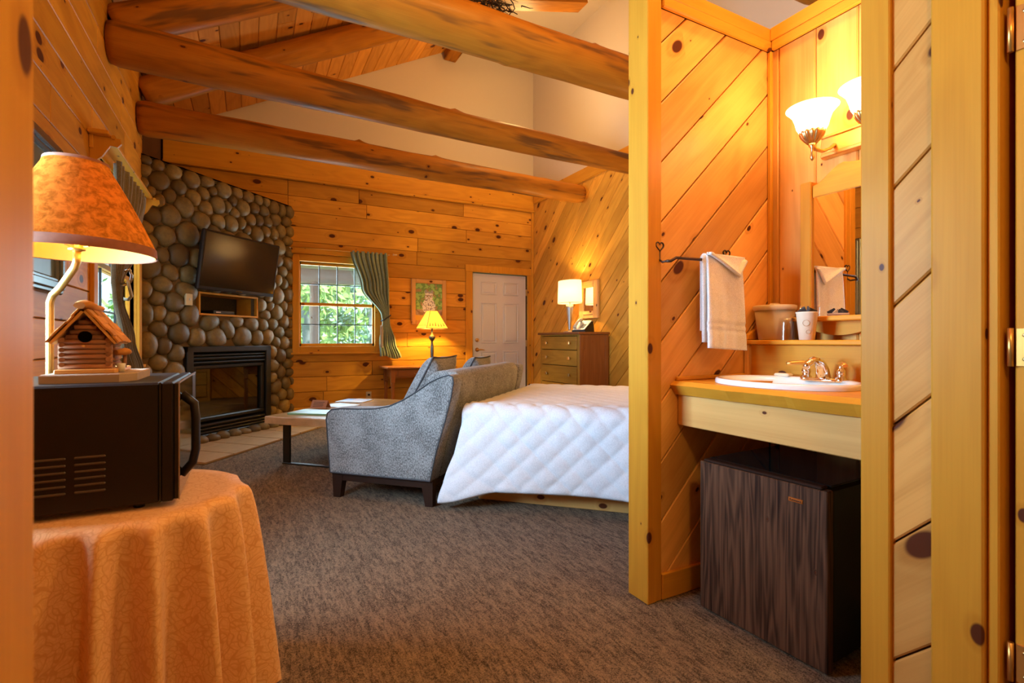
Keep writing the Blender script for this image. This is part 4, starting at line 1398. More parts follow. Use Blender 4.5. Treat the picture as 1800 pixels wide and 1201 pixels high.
part('dresser_top', bx(x0 - .035, x1 + .008, y0 - .025, y1 + .03, 1.12, 1.15, b=.005), W_OAKD, dr, grain=(0, 1, 0))
zs = [.075, .285, .50, .725, .925, 1.10]
for a, b in zip(zs, zs[1:]):
    d_ = part('drawer', bx(x0 - .012, x0 + .30, y0 + .05, y1 - .05, a + .004, b - .004, b=.003), W_OAK, dr, grain=(0, 1, 0))
    for y in (y0 + .19, y1 - .19):
        part('knob', MB().box(x0 - .03, x0 - .012, y - .006, y + .006, (a + b) / 2 - .006, (a + b) / 2 + .006).box(x0 - .042, x0 - .03, y - .018, y + .018, (a + b) / 2 - .018, (a + b) / 2 + .018, b=.003), M_ABRASS, d_)

dl = thing('table_lamp', 'dresser lamp with white oval drum shade and tapered silver stem', 'lamp', (3.77, 5.5, 1.15))
part('lamp_base', MB().lathe([(0, 0), (.085, 0), (.085, .012), (.03, .018), (.018, .03), (.018, .05), (.028, .16), (.045, .32), (.05, .37), (.01, .375), (.01, .43), (0, .43)], (3.77, 5.5, 1.15), 28), M_STEEL, dl)
part('lamp_shade', MB().grid(lambda a, b: Vector((3.77 + (.135 - .008 * b) * math.cos(2 * PI * a), 5.5 + (.205 - .012 * b) * math.sin(2 * PI * a), 1.535 + .30 * b)), 48, 2, wrap=True), M_LINEN, dl, recalc=False, solid=.002)
for b in (0, 1):
    part('shade_trim', MB().tube([Vector((3.77 + (.1365 - .008 * b) * math.cos(2 * PI * a / 48), 5.5 + (.2065 - .012 * b) * math.sin(2 * PI * a / 48), 1.537 + .297 * b)) for a in range(48)], .003, 6, closed=True), M_LID if b else M_TRIMD, dl, recalc=False)
part('bulb', MB().lathe([(.01, 0), (.013, .03), (.03, .06), (.034, .08), (.028, .105), (0, .12)], (3.77, 5.5, 1.56), 16), M_OPAL, dl)

mf = thing('wall_mirror', 'small upright mirror in a carved pine frame beside the dresser lamp', 'mirror', (XR, 5.38, 1.33))
ya, yb, za, zb = 5.18, 5.60, 1.335, 1.835
for (a, b, l, h, g) in ((ya, ya + .10, za, zb, 2), (yb - .10, yb, za, zb, 2), (ya + .10, yb - .10, za, za + .10, 1), (ya + .10, yb - .10, zb - .09, zb, 1)):
    part('frame_rail', bx(XR - .036, XR - .001, a, b, l, h, b=.006), W_PALE, mf, grain=(0, 0, 1) if g == 2 else (0, 1, 0))
part('mirror_glass', bx(XR - .022, XR - .018, ya + .09, yb - .09, za + .09, zb - .08), M_MIRROR, mf)
q = MB()
for k in range(7):
    y = ya + .12 + k * .03
    q.tube([(XR - .038, y + .009 * math.cos(t), za + .05 + .009 * math.sin(t)) for t in [2 * PI * j / 8 for j in range(8)]], .0022, 5, closed=True)
part('carving', q, M_TRIMD, mf, recalc=False, label='row of small burnt ring marks')

ph = thing('telephone', 'beige desk telephone with dark handset on the near end of the dresser', 'telephone', (3.74, 5.14, 1.15))
MP = Matrix.Translation((3.72, 5.13, 1.15)) @ Matrix.Rotation(math.radians(22), 4, 'Z')
bod = [(-.11, 0), (.11, 0), (.11, .02), (.09, .135), (.075, .14), (-.11, .02)]
part('phone_body', MB().prism(bod, frame((0, .095, 0), (1, 0, 0), (0, 0, 1), (0, -1, 0)), 0, .19, .004).xf(MP), M_BLACK, ph)
sl_ = math.atan2(.12, .185)
MS = MP @ Matrix.Translation((-.019, 0, .083)) @ Matrix.Rotation(-sl_, 4, 'Y')
part('face_plate', MB().box(-.11, .11, -.085, .085, 0, .008, b=.003).xf(MS), M_PLASTW, ph)
q = MB()
for i in range(4):
    for j in range(3): q.box(-.075 + i * .025, -.06 + i * .025, -.06 + j * .022, -.046 + j * .022, .008, .012, b=.002)
part('keypad', q.xf(MS), M_PIPING, ph)
hs = [(-.10, .052, .024), (-.07, .052, .04), (0, .052, .055), (.06, .052, .044), (.09, .052, .026)]
part('handset', MB().tube([MS @ Vector(p) for p in hs], [.024, .021, .015, .021, .024], 10), M_PLASTW, ph)

# ---------------------------------------------------------------- round table, microwave, birdhouse, floor lamp
TC = Vector((-.300, 1.715, 0)); TR = .285; TZ = .622
rt = thing('round_table', 'small round occasional table hidden under the damask cloth', 'table', TC)
part('tabletop', MB().lathe([(0, TZ - .03), (TR - .01, TZ - .03), (TR, TZ - .02), (TR, TZ - .008), (TR - .006, TZ - .005), (0, TZ - .005)], TC, 40), W_RED, rt)
for k in range(3):
    a = 2 * PI * k / 3 + .5
    part('leg', MB().tube([TC + Vector((.17 * math.cos(a), .17 * math.sin(a), .0)), TC + Vector((.17 * math.cos(a), .17 * math.sin(a), TZ - .03))], [.015, .02], 10), W_RED, rt)


def cloth():
    folds = [(-1.95, .030, .22), (-1.55, .036, .13), (-1.22, .034, .14), (-.86, .038, .15), (-.48, .034, .17), (-.05, .038, .18), (.5, .04, .2), (1.1, .03, .2), (1.7, .035, .2), (2.3, .035, .2), (2.8, .03, .2), (-2.4, .03, .18), (-2.85, .03, .18)]

    def f(a, b):
        an = 2 * PI * a
        if b < .14:
            r = (TR + .004) * b / .14; z = TZ + .001
            return TC + Vector((r * math.cos(an), r * math.sin(an), z))
        t = (b - .14) / .86
        fo = 0
        for (p, am, w) in folds:
            d = math.atan2(math.sin(an - p), math.cos(an - p))
            fo += am * math.exp(-(d / (w * .62)) ** 2)
        tt = t
        drop = min(tt, .03) / .03
        r = TR + .006 + .008 * drop + .022 * tt + (fo * 3.8 - .075) * (tt ** .5)
        r += .004 * math.sin(an * 23 + tt * 3) * tt
        z = TZ + .001 - .006 * drop - (TZ - .012) * tt
        return TC + Vector((r * math.cos(an), r * math.sin(an), z))

    m = MB().grid(f, 220, 60, wrap=True)
    o = part('tablecloth', m, M_CLOTH, recalc=False)
    tag(o, 'orange damask cloth draped to the floor over the small round table', 'tablecloth')


cloth()
mw = thing('microwave', 'black microwave oven standing on the round table with orange cloth', 'microwave', (-.36, 1.76, TZ))
mx0, mx1, my0, my1, mz0, mz1 = -.565, -.185, 1.54, 1.99, .638, .942
part('casing', MB().box(mx0, mx1 - .012, my0, my1, mz0, mz1, b=.005), M_BLACKP, mw)
part('front_bezel', MB().box(mx1 - .01, mx1 + .018, my0 - .001, my1 + .001, mz0, mz1, b=.004), M_BLACKP, mw)
part('door', MB().box(mx1 + .018, mx1 + .030, my0 + .000, my1 - .10, mz0 + .004, mz1 - .003, b=.002), M_DGLASS, mw)
part('door_edge', MB().box(mx1 + .028, mx1 + .031, my0 - .001, my0 + .003, mz0 + .002, mz1 - .001).box(mx1 + .028, mx1 + .031, my0, my1, mz1 - .003, mz1 + .001), M_STEEL, mw, label='thin bright steel edge')
part('control_panel', MB().box(mx1 + .018, mx1 + .030, my1 - .098, my1 - .002, mz0 + .004, mz1 - .003, b=.002), M_BLACK, mw)
hp_ = [(mx1 + .03, 0, mz1 - .035), (mx1 + .058, 0, mz1 - .062), (mx1 + .062, 0, mz1 - .10), (mx1 + .062, 0, mz0 + .12), (mx1 + .055, 0, mz0 + .085), (mx1 + .03, 0, mz0 + .055)]
part('door_handle', MB().tube([(p[0], my0 + .05, p[2]) for p in hp_], .011, 10), M_BLACKP, mw)
q = MB()
for col_ in (0, 1):
    for r_ in range(6):
        q.box(-.50 + col_ * .075 - .03, -.50 + col_ * .075 + .03, my0 - .0035, my0 + .004, .683 + r_ * .0165, .689 + r_ * .0165, b=.002)
q.v = [Vector((p.x + .09, p.y, p.z)) for p in q.v]
part('vent_louvre', q, M_VENT, mw, label='two columns of slotted side vents')
part('seam', bx(mx1 - .0125, mx1 - .0095, my0 - .0005, my0 + .01, mz0, mz1), M_BLACK, mw)
for (x, y) in ((mx0 + .04, my0 + .04), (mx1 - .06, my0 + .04), (mx0 + .1, my1 - .06), (mx1 - .08, my1 - .09)):
    part('foot', MB().lathe([(.012, 0), (.014, .014)], (x, y, TZ + .0015), 12), M_BLACK, mw)

bh = thing('birdhouse', 'log-cabin birdhouse with bark roof standing on the microwave', 'birdhouse', (-.36, 1.73, mz1))
Z = mz1
part('base_board', MB().prism([(-.455, 1.595), (-.285, 1.595), (-.252, 1.645), (-.252, 1.86), (-.455, 1.86)], frame((0, 0, 0), (1, 0, 0), (0, 1, 0), (0, 0, 1)), Z + .0005, Z + .024, .003), W_GREY, bh, grain=(1, 0, 0))
part('base_board', bx(-.43, -.297, 1.615, 1.83, Z + .024, Z + .036, b=.002), W_PALE, bh, grain=(1, 0, 0))
bx0, bx1, by0, by1 = -.419, -.314, 1.635, 1.760
apx, apz, evz = -.3665, 1.138, 1.062
part('inner_box', MB().prism([(bx0 + .008, Z + .036), (bx1 - .008, Z + .036), (bx1 - .008, evz), (apx, apz - .02), (bx0 + .008, evz)], frame((0, by0 + .008, 0), (1, 0, 0), (0, 0, 1), (0, 1, 0)), 0, by1 - by0 - .016), W_TWIG, bh)
lr = .0067
nl = 11
for k in range(nl):
    z = Z + .036 + lr + k * .0133
    over = .006
    if z < evz - .004: a, b = bx0 - over, bx1 + over
    else:
        s = (apz - .012 - z) / (apz - evz) * .052
        if s < .008: break
        a, b = apx - s, apx + s
    lg = MB().tube([(a, by0 + .002, z), ((a + b) / 2, by0 + .001, z + .0006), (b, by0 + .002, z)], [lr * 1.02, lr * .95, lr], 10)
    part('cabin_log', lg, W_TWIG, bh, grain=(1, 0, 0))
    if z < evz - .004:
        for x, d_ in ((bx0, 1), (bx1, -1)):
            lg = MB().tube([(x + .002 * d_, by0 - .006, z + .006), (x + .002 * d_, by1 + .004, z + .006)], lr * .95, 10)
            part('cabin_log', lg, W_TWIG, bh, grain=(0, 1, 0))
part('hole_shade_disc', MB().lathe([(0, 0), (.0155, 0), (.0155, .004), (0, .004)], (apx, by0 - .004, 1.066), 24, M=Matrix.Rotation(PI / 2, 4, 'X')), M_VOID, bh, label='black disc painting the shade inside the round entrance hole')  # flat disc, its black stands in for shade in the opening
part('perch', MB().tube([(apx - .002, by0 - .004, 1.040), (apx - .002, by0 - .018, 1.041)], .003, 8), W_PALE, bh)
for sgn in (-1, 1):
    ez = evz - .010; ex = apx + sgn * .067
    d_ = Vector((ex - apx, 0, ez - apz)).normalized()
    nrm = Vector((-d_.z * sgn, 0, d_.x * sgn)) * 1
    L = Vector((ex - apx, 0, ez - apz)).length
    part('roof_board', MB().prism([(0, 0), (L, 0), (L, by1 - by0 + .045), (0, by1 - by0 + .045)], frame((apx, by0 - .022, apz - .006), d_, (0, 1, 0), nrm), 0, .007, .001), W_PALE, bh, grain=d_)
    for r_ in range(5):
        yy = 0
        while yy < by1 - by0 + .04:
            w = R.uniform(.03, .06)
            o_ = Vector((apx, by0 - .024, apz - .006)) + d_ * (r_ * L / 5 - .002) + nrm * (.0075 + .0035 * R.random())
            part('shingle', MB().prism([(0, yy), (L / 5 + .005, yy + R.uniform(-.003, .003)), (L / 5 + .004, min(yy + w, by1 - by0 + .05)), (0, min(yy + w, by1 - by0 + .05) - .002)], frame(o_, d_, (0, 1, 0), nrm), 0, .005, .001), W_BARK, bh, grain=(0, 1, 0))
            yy += w
part('ridge_bark', MB().tube([(apx - .006, by0 - .035, apz + .011), (apx, by0 - .01, apz + .015), (apx + .002, by0 + .06, apz + .010), (apx, by1 + .02, apz + .012)], [.009, .013, .011, .009], 8, sx=1.6), W_BARK, bh, grain=(0, 1, 0))
part('porch_roof', MB().tube([(bx1 + .010, by0 + .02, 1.022), (bx1 + .028, by0 + .04, 1.024), (bx1 + .026, by0 + .09, 1.022)], [.007, .011, .008], 8, sx=1.4), W_BARK, bh)
part('post', MB().tube([(bx1 + .026, by0 + .05, Z + .036), (bx1 + .026, by0 + .05, 1.02)], .005, 8), W_TWIG, bh)
part('bucket', MB().lathe([(0, 0), (.009, 0), (.011, .024), (.009, .024), (.008, .003), (0, .003)], (bx1 + .022, by0 + .025, Z + .025), 14), M_PLASTW, bh)

bh.scale = (.92, .92, .94)
# floor lamp with swing neck
LX, LY = -.55, 2.075
fl = thing('floor_lamp', 'swing-neck floor lamp with wide amber mica shade behind the microwave', 'lamp', (LX, LY, 0))
part('lamp_foot', MB().lathe([(0, 0), (.085, 0), (.088, .01), (.07, .02), (.012, .03), (0, .03)], (LX, LY, 0), 28), M_BRASS, fl)
part('pole', MB().tube([(LX, LY, .02), (LX, LY, 1.10), (LX, LY, 1.17), (LX + .008, LY - .006, 1.192), (LX + .03, LY - .02, 1.215), (-.475, 2.01, 1.275), (-.468, 2.003, 1.292), (-.467, 2.0, 1.33)], .0105, 12), M_BRASS, fl)
part('socket', MB().lathe([(.010, 0), (.022, .004), (.022, .01), (.015, .012), (.016, .05), (0, .05)], (-.467, 2.0, 1.325), 16).tube([(-.467 + .03 * math.cos(t), 2.0 + .03 * math.sin(t), 1.345) for t in [2 * PI * j / 12 for j in range(12)]], .002, 5, closed=True), M_BRASS, fl)
part('bulb', MB().lathe([(.012, 0), (.016, .02), (.028, .045), (.022, .075), (0, .085)], (-.467, 2.0, 1.375), 14), M_OPAL, fl)
SC = Vector((-.467, 2.0, 0))
pr = [(.203, 1.318), (.200, 1.345), (.188, 1.375), (.165, 1.425), (.137, 1.485), (.108, 1.54), (.084, 1.585), (.080, 1.60)]
part('lamp_shade', MB().lathe(pr[1:], SC, 48, cap=False), M_MICA, fl, recalc=False)
part('shade_rim', MB().lathe([(.2045, 1.316), (.202, 1.345), (.1995, 1.345), (.2015, 1.316)], SC, 48, cap=False), M_MICARIM, fl, recalc=False, label='darker band at the lower rim')
part('shade_rim', MB().lathe([(.082, 1.592), (.080, 1.603), (.077, 1.603), (.079, 1.592)], SC, 48, cap=False), M_MICARIM, fl, recalc=False)
part('shade_lining', MB().lathe([(r - .004, z) for r, z in pr], SC, 48, cap=False), M_SHIN, fl, recalc=False, label='pale yellow lining')

# ---------------------------------------------------------------- vanity alcove
CZ = .882
vc = thing('vanity_counter', 'live-edge pine vanity counter with pale apron under the mirror', 'counter', (1.86, 1.11, 0))
m = MB()
ys_ = [1.513 - k * .79 / 26 for k in range(27)]
rowt, rowb, rowm = [], [], []
for y in ys_:
    e = .010 * noise.noise(Vector((0, y * 6, 1))) + .006 * noise.noise(Vector((0, y * 19, 2)))
    rowt.append((1.555 + e, y, CZ)); rowm.append((1.535 + e * 1.5, y, CZ - .016)); rowb.append((1.560 + e, y, CZ - .055))
n = len(ys_)
back = [(2.165, ys_[-1] + (ys_[0] - ys_[-1]) * k / 26) for k in range(27)]
top_l = [(p[0], p[1]) for p in rowt] + back
bot_l = [(p[0], p[1]) for p in rowb] + back
mid_l = [(p[0], p[1]) for p in rowm] + back
SKX, SKY = 1.775, 1.18


def ell(p, k=.93):
    a = math.atan2((p[1] - SKY) / .262, (p[0] - SKX) / .205)
    return (SKX + .205 * k * math.cos(a), SKY + .262 * k * math.sin(a))


nn_ = len(top_l)
rings_ = [[(*ell(p), CZ) for p in top_l], [(p[0], p[1], CZ) for p in top_l], [(p[0], p[1], CZ - .016) for p in mid_l], [(p[0], p[1], CZ - .055) for p in bot_l], [(*ell(p), CZ - .055) for p in top_l]]
vs = [p for r_ in rings_ for p in r_]
fs = [(a * nn_ + k, a * nn_ + (k + 1) % nn_, ((a + 1) % 5) * nn_ + (k + 1) % nn_, ((a + 1) % 5) * nn_ + k) for a in range(5) for k in range(nn_)]
m.add(vs, fs)
part('counter_slab', m, W_TRIM, vc, grain=(0, 1, 0))
part('apron', bx(1.575, 1.60, .722, 1.512, .70, CZ - .056, b=.003), W_PALE, vc, grain=(0, 1, 0), label='pale knotty apron board')
part('backsplash', bx(2.005, 2.02, .722, 1.49, CZ + .001, 1.03, b=.002), W_TRIM, vc, grain=(0, 1, 0))
part('corner_post', MB().box(1.985, 2.004, 1.49, 1.512, CZ + .001, 1.03, b=.003).box(2.004, 2.02, 1.49, 1.512, CZ + .001, 1.03, b=.003), W_PALE, vc, grain=(0, 0, 1))
part('side_splash', bx(1.56, 1.984, 1.500, 1.513, CZ + .001, CZ + .018, b=.004), W_TRIM, vc, grain=(1, 0, 0))
vsf = thing('vanity_shelf', 'narrow pine shelf ledge above the sink holding cups and ice bucket', 'shelf', (2.08, 1.11, 1.03))
part('shelf_board', bx(1.975, 2.165, .722, 1.513, 1.031, 1.05, b=.004), W_TRIM, vsf, grain=(0, 1, 0))
part('shelf_end', MB().prism([(1.985, 1.051), (2.165, 1.051), (2.165, 1.185), (2.12, 1.185), (2.05, 1.10), (1.995, 1.075)], frame((0, 1.512, 0), (1, 0, 0), (0, 0, 1), (0, -1, 0)), 0, .018, .003), W_TRIM, vsf, grain=(0, 0, 1))
# sink
sk = thing('sink', 'white oval drop-in sink set in the live-edge counter', 'sink', (1.775, 1.18, CZ))
cprof = [(1.0, .0), (1.0, .010), (.985, .018), (.95, .020), (.90, .014), (.86, .003), (.80, -.03), (.66, -.08), (.42, -.115), (.12, -.125), (0, -.125)]
part('basin', MB().lathe([(r, z) for r, z in cprof], (1.775, 1.18, CZ + .001), 56, sx=.205, sy=.262, cap=False), M_PORC, sk, recalc=False)
part('drain', MB().lathe([(0, 0), (.02, 0), (.022, .003), (0, .004)], (1.775, 1.18, CZ - .1235), 16), M_CHROME, sk)
# faucet
fc = thing('faucet', 'chrome faucet with two brass-capped lever handles behind the sink', 'faucet', (1.93, 1.13, CZ + .018))
zf = CZ + .012
part('faucet_plate', MB().lathe([(0, 0), (1, 0), (1, .006), (.9, .012), (0, .012)], (1.935, 1.13, zf), 32, sx=.026, sy=.085), M_CHROME, fc)
part('spout', MB().tube([(1.935, 1.13, zf), (1.93, 1.13, zf + .045), (1.91, 1.13, zf + .075), (1.87, 1.13, zf + .082), (1.835, 1.13, zf + .066), (1.825, 1.13, zf + .052)], [.024, .020, .016, .013, .011, .010], 14, sx=1.15), M_CHROME, fc)
for y in (1.195, 1.065):
    part('handle_stem', MB().lathe([(.024, 0), (.021, .012), (.013, .022), (.016, .032), (.016, .042), (.009, .048), (.009, .062), (.012, .07), (0, .074)], (1.935, y, zf), 20), M_CHROME, fc)
    d_ = -1 if y < 1.13 else 1
    part('lever', MB().tube([(1.945, y - .012 * d_, zf + .066), (1.925, y + .01 * d_, zf + .068), (1.895, y + .03 * d_, zf + .066), (1.88, y + .045 * d_, zf + .064)], [.006, .009, .008, .006], 10, sx=1.5), M_BRASS, fc, label='brass lever cap')
sp = part('soap_bar', bx(1.935, 1.975, 1.27, 1.335, CZ + .019, CZ + .031, b=.006), M_PAPER)
tag(sp, 'small wrapped soap bar lying on the back rim of the sink', 'soap')
# bathroom mirror
wmr = thing('vanity_mirror', 'tall pine-framed vanity mirror with scalloped crest above the ledge', 'mirror', (2.14, 1.0, 1.1))
my_0, my_1 = .74, 1.335
A_, B_ = 2.115, 2.168
part('frame_stile', bx(A_, B_, my_1 - .048, my_1, 1.13, 1.725, b=.004), W_TRIM, wmr, grain=(0, 0, 1))
part('frame_stile', bx(A_, B_, my_0, my_0 + .048, 1.13, 1.725, b=.004), W_TRIM, wmr, grain=(0, 0, 1))
crest = [(my_1 - .05, 1.665)]
N = 24
top_ = []
for k in range(N + 1):
    s = k / N
    y = my_1 - .05 - s * (my_1 - my_0 - .1)
    e = min(s, 1 - s) * 2
    z = 1.705 + .05 * (1 - math.cos(min(e / .5, 1) * PI)) / 2 * 1.3 - .012 * max(0, math.sin((e - .5) * 2 * PI)) * (e > .5)
    top_.append((y, z))
poly = [(my_1 - .05, 1.655)] + top_ + [(my_0 + .05, 1.655)]
part('crest', MB().prism(poly, frame((B_, 0, 0), (0, 1, 0), (0, 0, 1), (-1, 0, 0)), 0, .045, .003), W_TRIM, wmr, grain=(0, 1, 0))
part('mirror_glass', bx(A_ + .014, A_ + .018, my_0 + .04, my_1 - .04, 1.15, 1.67), M_MIRROR, wmr)
part('frame_ledge', bx(A_ - .04, B_, my_0 - .01, my_1 + .012, 1.128, 1.148, b=.004), W_TRIM, wmr, grain=(0, 1, 0))
N = 24
low = []
for k in range(N + 1):
    s = k / N; y = my_1 - .01 - s * (my_1 - my_0 - .02)
    low.append((y, 1.105 - .035 * abs(math.sin(s * 2 * PI)) ** 1.0))
poly = [(my_0 + .01, 1.128), (my_1 - .01, 1.128)] + low
part('scalloped_apron', MB().prism(poly, frame((B_, 0, 0), (0, 1, 0), (0, 0, 1), (-1, 0, 0)), 0, .04, 0), W_TRIM, wmr, grain=(0, 1, 0))
# sconce bar
sn = thing('vanity_light', 'brass three-arm vanity light with flared opal glass shades above the mirror', 'lamp', (2.15, 1.0, 1.8))
part('back_plate', MB().box(2.142, 2.169, .73, 1.262, 1.812, 1.905, b=.004).box(2.130, 2.150, .735, 1.257, 1.812, 1.83, b=.004).box(2.134, 2.150, .735, 1.257, 1.893, 1.905, b=.003), M_BRASS, sn)
for k, y in enumerate((1.205, 1.0, .80)):
    cx_, zc = 1.99, 1.875
    part('arm', MB().tube([(2.14, y, 1.855), (2.11, y, 1.835), (2.06, y, 1.815), (2.01, y, 1.815), (cx_, y, 1.83)], [.008, .007, .007, .008, .009], 10), M_ABRASS, sn)
    part('finial', MB().lathe([(0, -.062), (.006, -.055), (.009, -.045), (.005, -.03), (.006, -.01), (.014, 0), (.008, .008)], (cx_, y, 1.825), 14), M_ABRASS, sn)
    q = MB()
    q.grid(lambda a, b: Vector((cx_, y, 1.832 + .048 * b)) + Vector((math.cos(2 * PI * a), math.sin(2 * PI * a), 0)) * (.014 + .030 * math.sin(b * PI / 2) + .0025 * math.sin(a * 2 * PI * 14)), 84, 6, wrap=True)
    part('shade_holder', q, M_ABRASS, sn, recalc=False, solid=.002)
    pr_ = [(.030, .0), (.045, .010), (.056, .030), (.062, .055), (.071, .080), (.088, .100), (.094, .106), (.088, .104), (.068, .082), (.058, .056), (.052, .032), (.042, .013)]
    part('glass_shade', MB().lathe(pr_, (cx_, y, 1.868), 40, cap=False), M_OPAL, sn, recalc=False)
# towel rail
tr = thing('towel_rail', 'wrought iron towel rail with heart-shaped ends on the diagonal planks', 'towel rail', (1.68, 1.5, 1.37))
part('rail', MB().tube([(1.462, 1.462, 1.362), (1.475, 1.452, 1.362), (1.50, 1.448, 1.376), (1.68, 1.448, 1.380), (1.85, 1.448, 1.380), (1.875, 1.452, 1.368), (1.90, 1.456, 1.370)], [.006, .006, .006, .0065, .0065, .006, .005], 8), M_IRON, tr)
for x in (1.468, 1.862):
    loop = []
    for k in range(28):
        t = 2 * PI * k / 28
        loop.append(Vector((x + .021 * (math.sin(t) ** 3), 1.505, 1.428 + .0165 * (13 * math.cos(t) - 5 * math.cos(2 * t) - 2 * math.cos(3 * t) - math.cos(4 * t)) / 13)))
    part('heart', MB().tube(loop, .0035, 8, closed=True), M_IRON, tr, recalc=False)
    part('stem', MB().tube([(x, 1.507, 1.413), (x, 1.507, 1.375), (x, 1.49, 1.362), (x, 1.458, 1.364)], .0045, 8), M_IRON, tr)


def towel():
    zb, yb_ = 1.388, 1.448

    def f(a, b):
        L1, L2 = .37, .30
        s = b * (L1 + L2 + .05)
        x = 1.655 + .205 * a
        ph = math.sin(a * 3.1 * 2 + .4) * .010
        if s < L2: y, z, k = yb_ + .014 + ph * .3, zb - (L2 - s), (L2 - s) / L2
        elif s < L2 + .05:
            t = (s - L2) / .05 * PI; y, z, k = yb_ + .014 * math.cos(t), zb + .014 * math.sin(t), 0
        else:
            q = s - L2 - .05; k = q / L1
            y, z = yb_ - .016 - (.010 + ph) * k ** .6 - .004 * math.sin(a * 21) * k, zb - q - .012 * a * k
            if abs(q - .268) < .007 or abs(q - .292) < .006: y += .003
            x += .012 * k * (a - .45) * 2
        return Vector((x, y, z))

    t = thing('hand_towel', 'white terry hand towel folded over the iron rail', 'towel', (1.757, 1.448, 1.39))
    part('towel_body', MB().grid(f, 40, 90), M_TOWEL, t, recalc=True, solid=.010)

    def g(a, b):   # second fold layer at left
        x = 1.640 + .07 * a; q = b * .355
        y = yb_ - .008 - .006 * math.sin(a * 4) + .004 * b
        return Vector((x + .01 * b, y + .006, zb - q + .008))

    part('towel_fold', MB().grid(g, 10, 40), M_TOWEL, t, recalc=True, solid=.012)
    # turned-down corner flap
    P = [(1.655, 1.428, 1.405), (1.870, 1.424, 1.402), (1.835, 1.402, 1.325), (1.79, 1.404, 1.345), (1.72, 1.412, 1.378)]
    def h(a, b):
        top = Vector(P[0]).lerp(Vector(P[1]), a)
        dz = (1 - abs(a - .80) / .80) if a < .8 else (1 - (a - .8) / .25)
        return top + Vector((0, -.018 * b + .008 * math.sin(b * 3), -.088 * b * max(dz, .05)))
    part('towel_flap', MB().grid(h, 26, 10), M_TOWEL, t, recalc=True, solid=.012)


towel()
# ice bucket and cups on the ledge
ib = thing('ice_bucket', 'beige lidded plastic ice bucket at the left end of the ledge', 'bucket', (2.07, 1.425, 1.05))
part('bucket_body', MB().lathe([(0, 0), (.064, 0), (.067, .004), (.082, .135), (0, .135)], (2.07, 1.42, 1.0505), 40), M_BEIGE, ib)
part('lid', MB().lathe([(.086, .13), (.088, .136), (.088, .150), (.080, .153), (0, .154)], (2.07, 1.42, 1.0505), 40).box(2.05, 2.09, 1.405, 1.435, 1.203, 1.213, b=.004), M_LID, ib, label='pale lid with small knob')
pc = thing('plastic_cup', 'clear wrapped plastic cup upside down in front of the ice bucket', 'cup', (2.01, 1.33, 1.05))
part('cup_wall', MB().lathe([(.040, 0), (.037, .03), (.033, .07), (.030, .092), (.029, .092), (.032, .07), (.036, .03), (.039, 0)], (2.012, 1.325, 1.0505), 28, cap=False).lathe([(.029, .090), (0, .090)], (2.012, 1.325, 1.0505), 28, cap=False), M_CUPG, pc, recalc=False)
wc = thing('paper_cup', 'tan paper cup printed with ring logos and filled with dark sachets', 'cup', (2.02, 1.235, 1.05))
cwx, cwy = 2.02, 1.245
part('cup_wall', MB().lathe([(0, 0), (.028, 0), (.039, .108), (.041, .110), (.041, .114), (.0375, .114), (.027, .004), (0, .004)], (cwx, cwy, 1.0505), 32, cap=False), M_PAPER, wc, recalc=False)
for (an, zz, rr_) in ((3.62, .068, .012), (3.85, .032, .008)):
    rc = .028 + .011 * zz / .108 + .0008
    part('ring_logo', MB().tube([Vector((cwx + rc * math.cos(an + rr_ / rc * math.cos(t)), cwy + rc * math.sin(an + rr_ / rc * math.cos(t)), 1.0505 + zz + rr_ * math.sin(t))) for t in [2 * PI * j / 20 for j in range(20)]], .0012, 5, closed=True), M_LOGO, wc, recalc=False)
for k in range(5):
    a = k * 1.3
    Mk = Matrix.Translation((cwx + .014 * math.cos(a), cwy + .016 * math.sin(a), 1.16)) @ Matrix.Rotation(a, 4, 'Z') @ Matrix.Rotation(.5, 4, 'Y')
    sct = part('sachet', MB().box(-.016, .016, -.003, .003, -.03, .018 + .006 * (k % 2), b=.001).xf(Mk), M_PIPING if k else M_PAPER)
    tag(sct, 'small dark sachet packed upright in the tan paper cup' if k else 'small pale sachet sticking out of the tan paper cup', 'sachet', 'sachets in the paper cup')
cg = thing('drinking_glass', 'clear drinking glass behind the tan paper cup', 'glass', (2.09, 1.31, 1.05))
part('glass_wall', MB().lathe([(0, 0), (.030, 0), (.036, .145), (.034, .145), (.028, .006), (0, .006)], (2.095, 1.318, 1.0505), 28, cap=False), M_CUPG, cg, recalc=False)

# fridge
fr_ = thing('mini_fridge', 'small black fridge with walnut-grain door under the vanity counter', 'fridge', (1.85, 1.155, 0))
MF = Matrix.Translation((1.59, 1.155, 0)) @ Matrix.Rotation(math.radians(2.5), 4, 'Z')
part('cabinet', MB().box(.032, .50, -.232, .232, .016, .582, b=.012).xf(MF), M_BLACKP, fr_)
part('door_panel', MB().box(-.012, .024, -.240, .236, .010, .578, b=.003).xf(MF), W_WALNUT, fr_, grain=(0, 0, 1), label='walnut-grain laminate door')
part('door_top_trim', MB().box(-.008, .030, -.22, .222, .578, .588, b=.003).xf(MF), W_DARK, fr_)
part('door_gasket', MB().box(.024, .033, -.228, .228, .03, .575).xf(MF), M_BLACK, fr_)
part('top_surface', MB().box(.035, .495, -.228, .228, .5815, .587, b=.002).xf(MF), M_DGLASS, fr_, label='glossy black top')
part('badge', MB().box(-.0145, -.0115, -.165, -.117, .519, .533, b=.001).xf(MF), M_CHROME, fr_, label='small chrome maker badge')
text_part('badge_lettering', 'Kenmore', .010, MF @ Matrix.Translation((-.015, -.141, .526)) @ Matrix.Rotation(-PI / 2, 4, 'Z') @ Matrix.Rotation(PI / 2, 4, 'X'), M_BLACK, fr_, .0003)
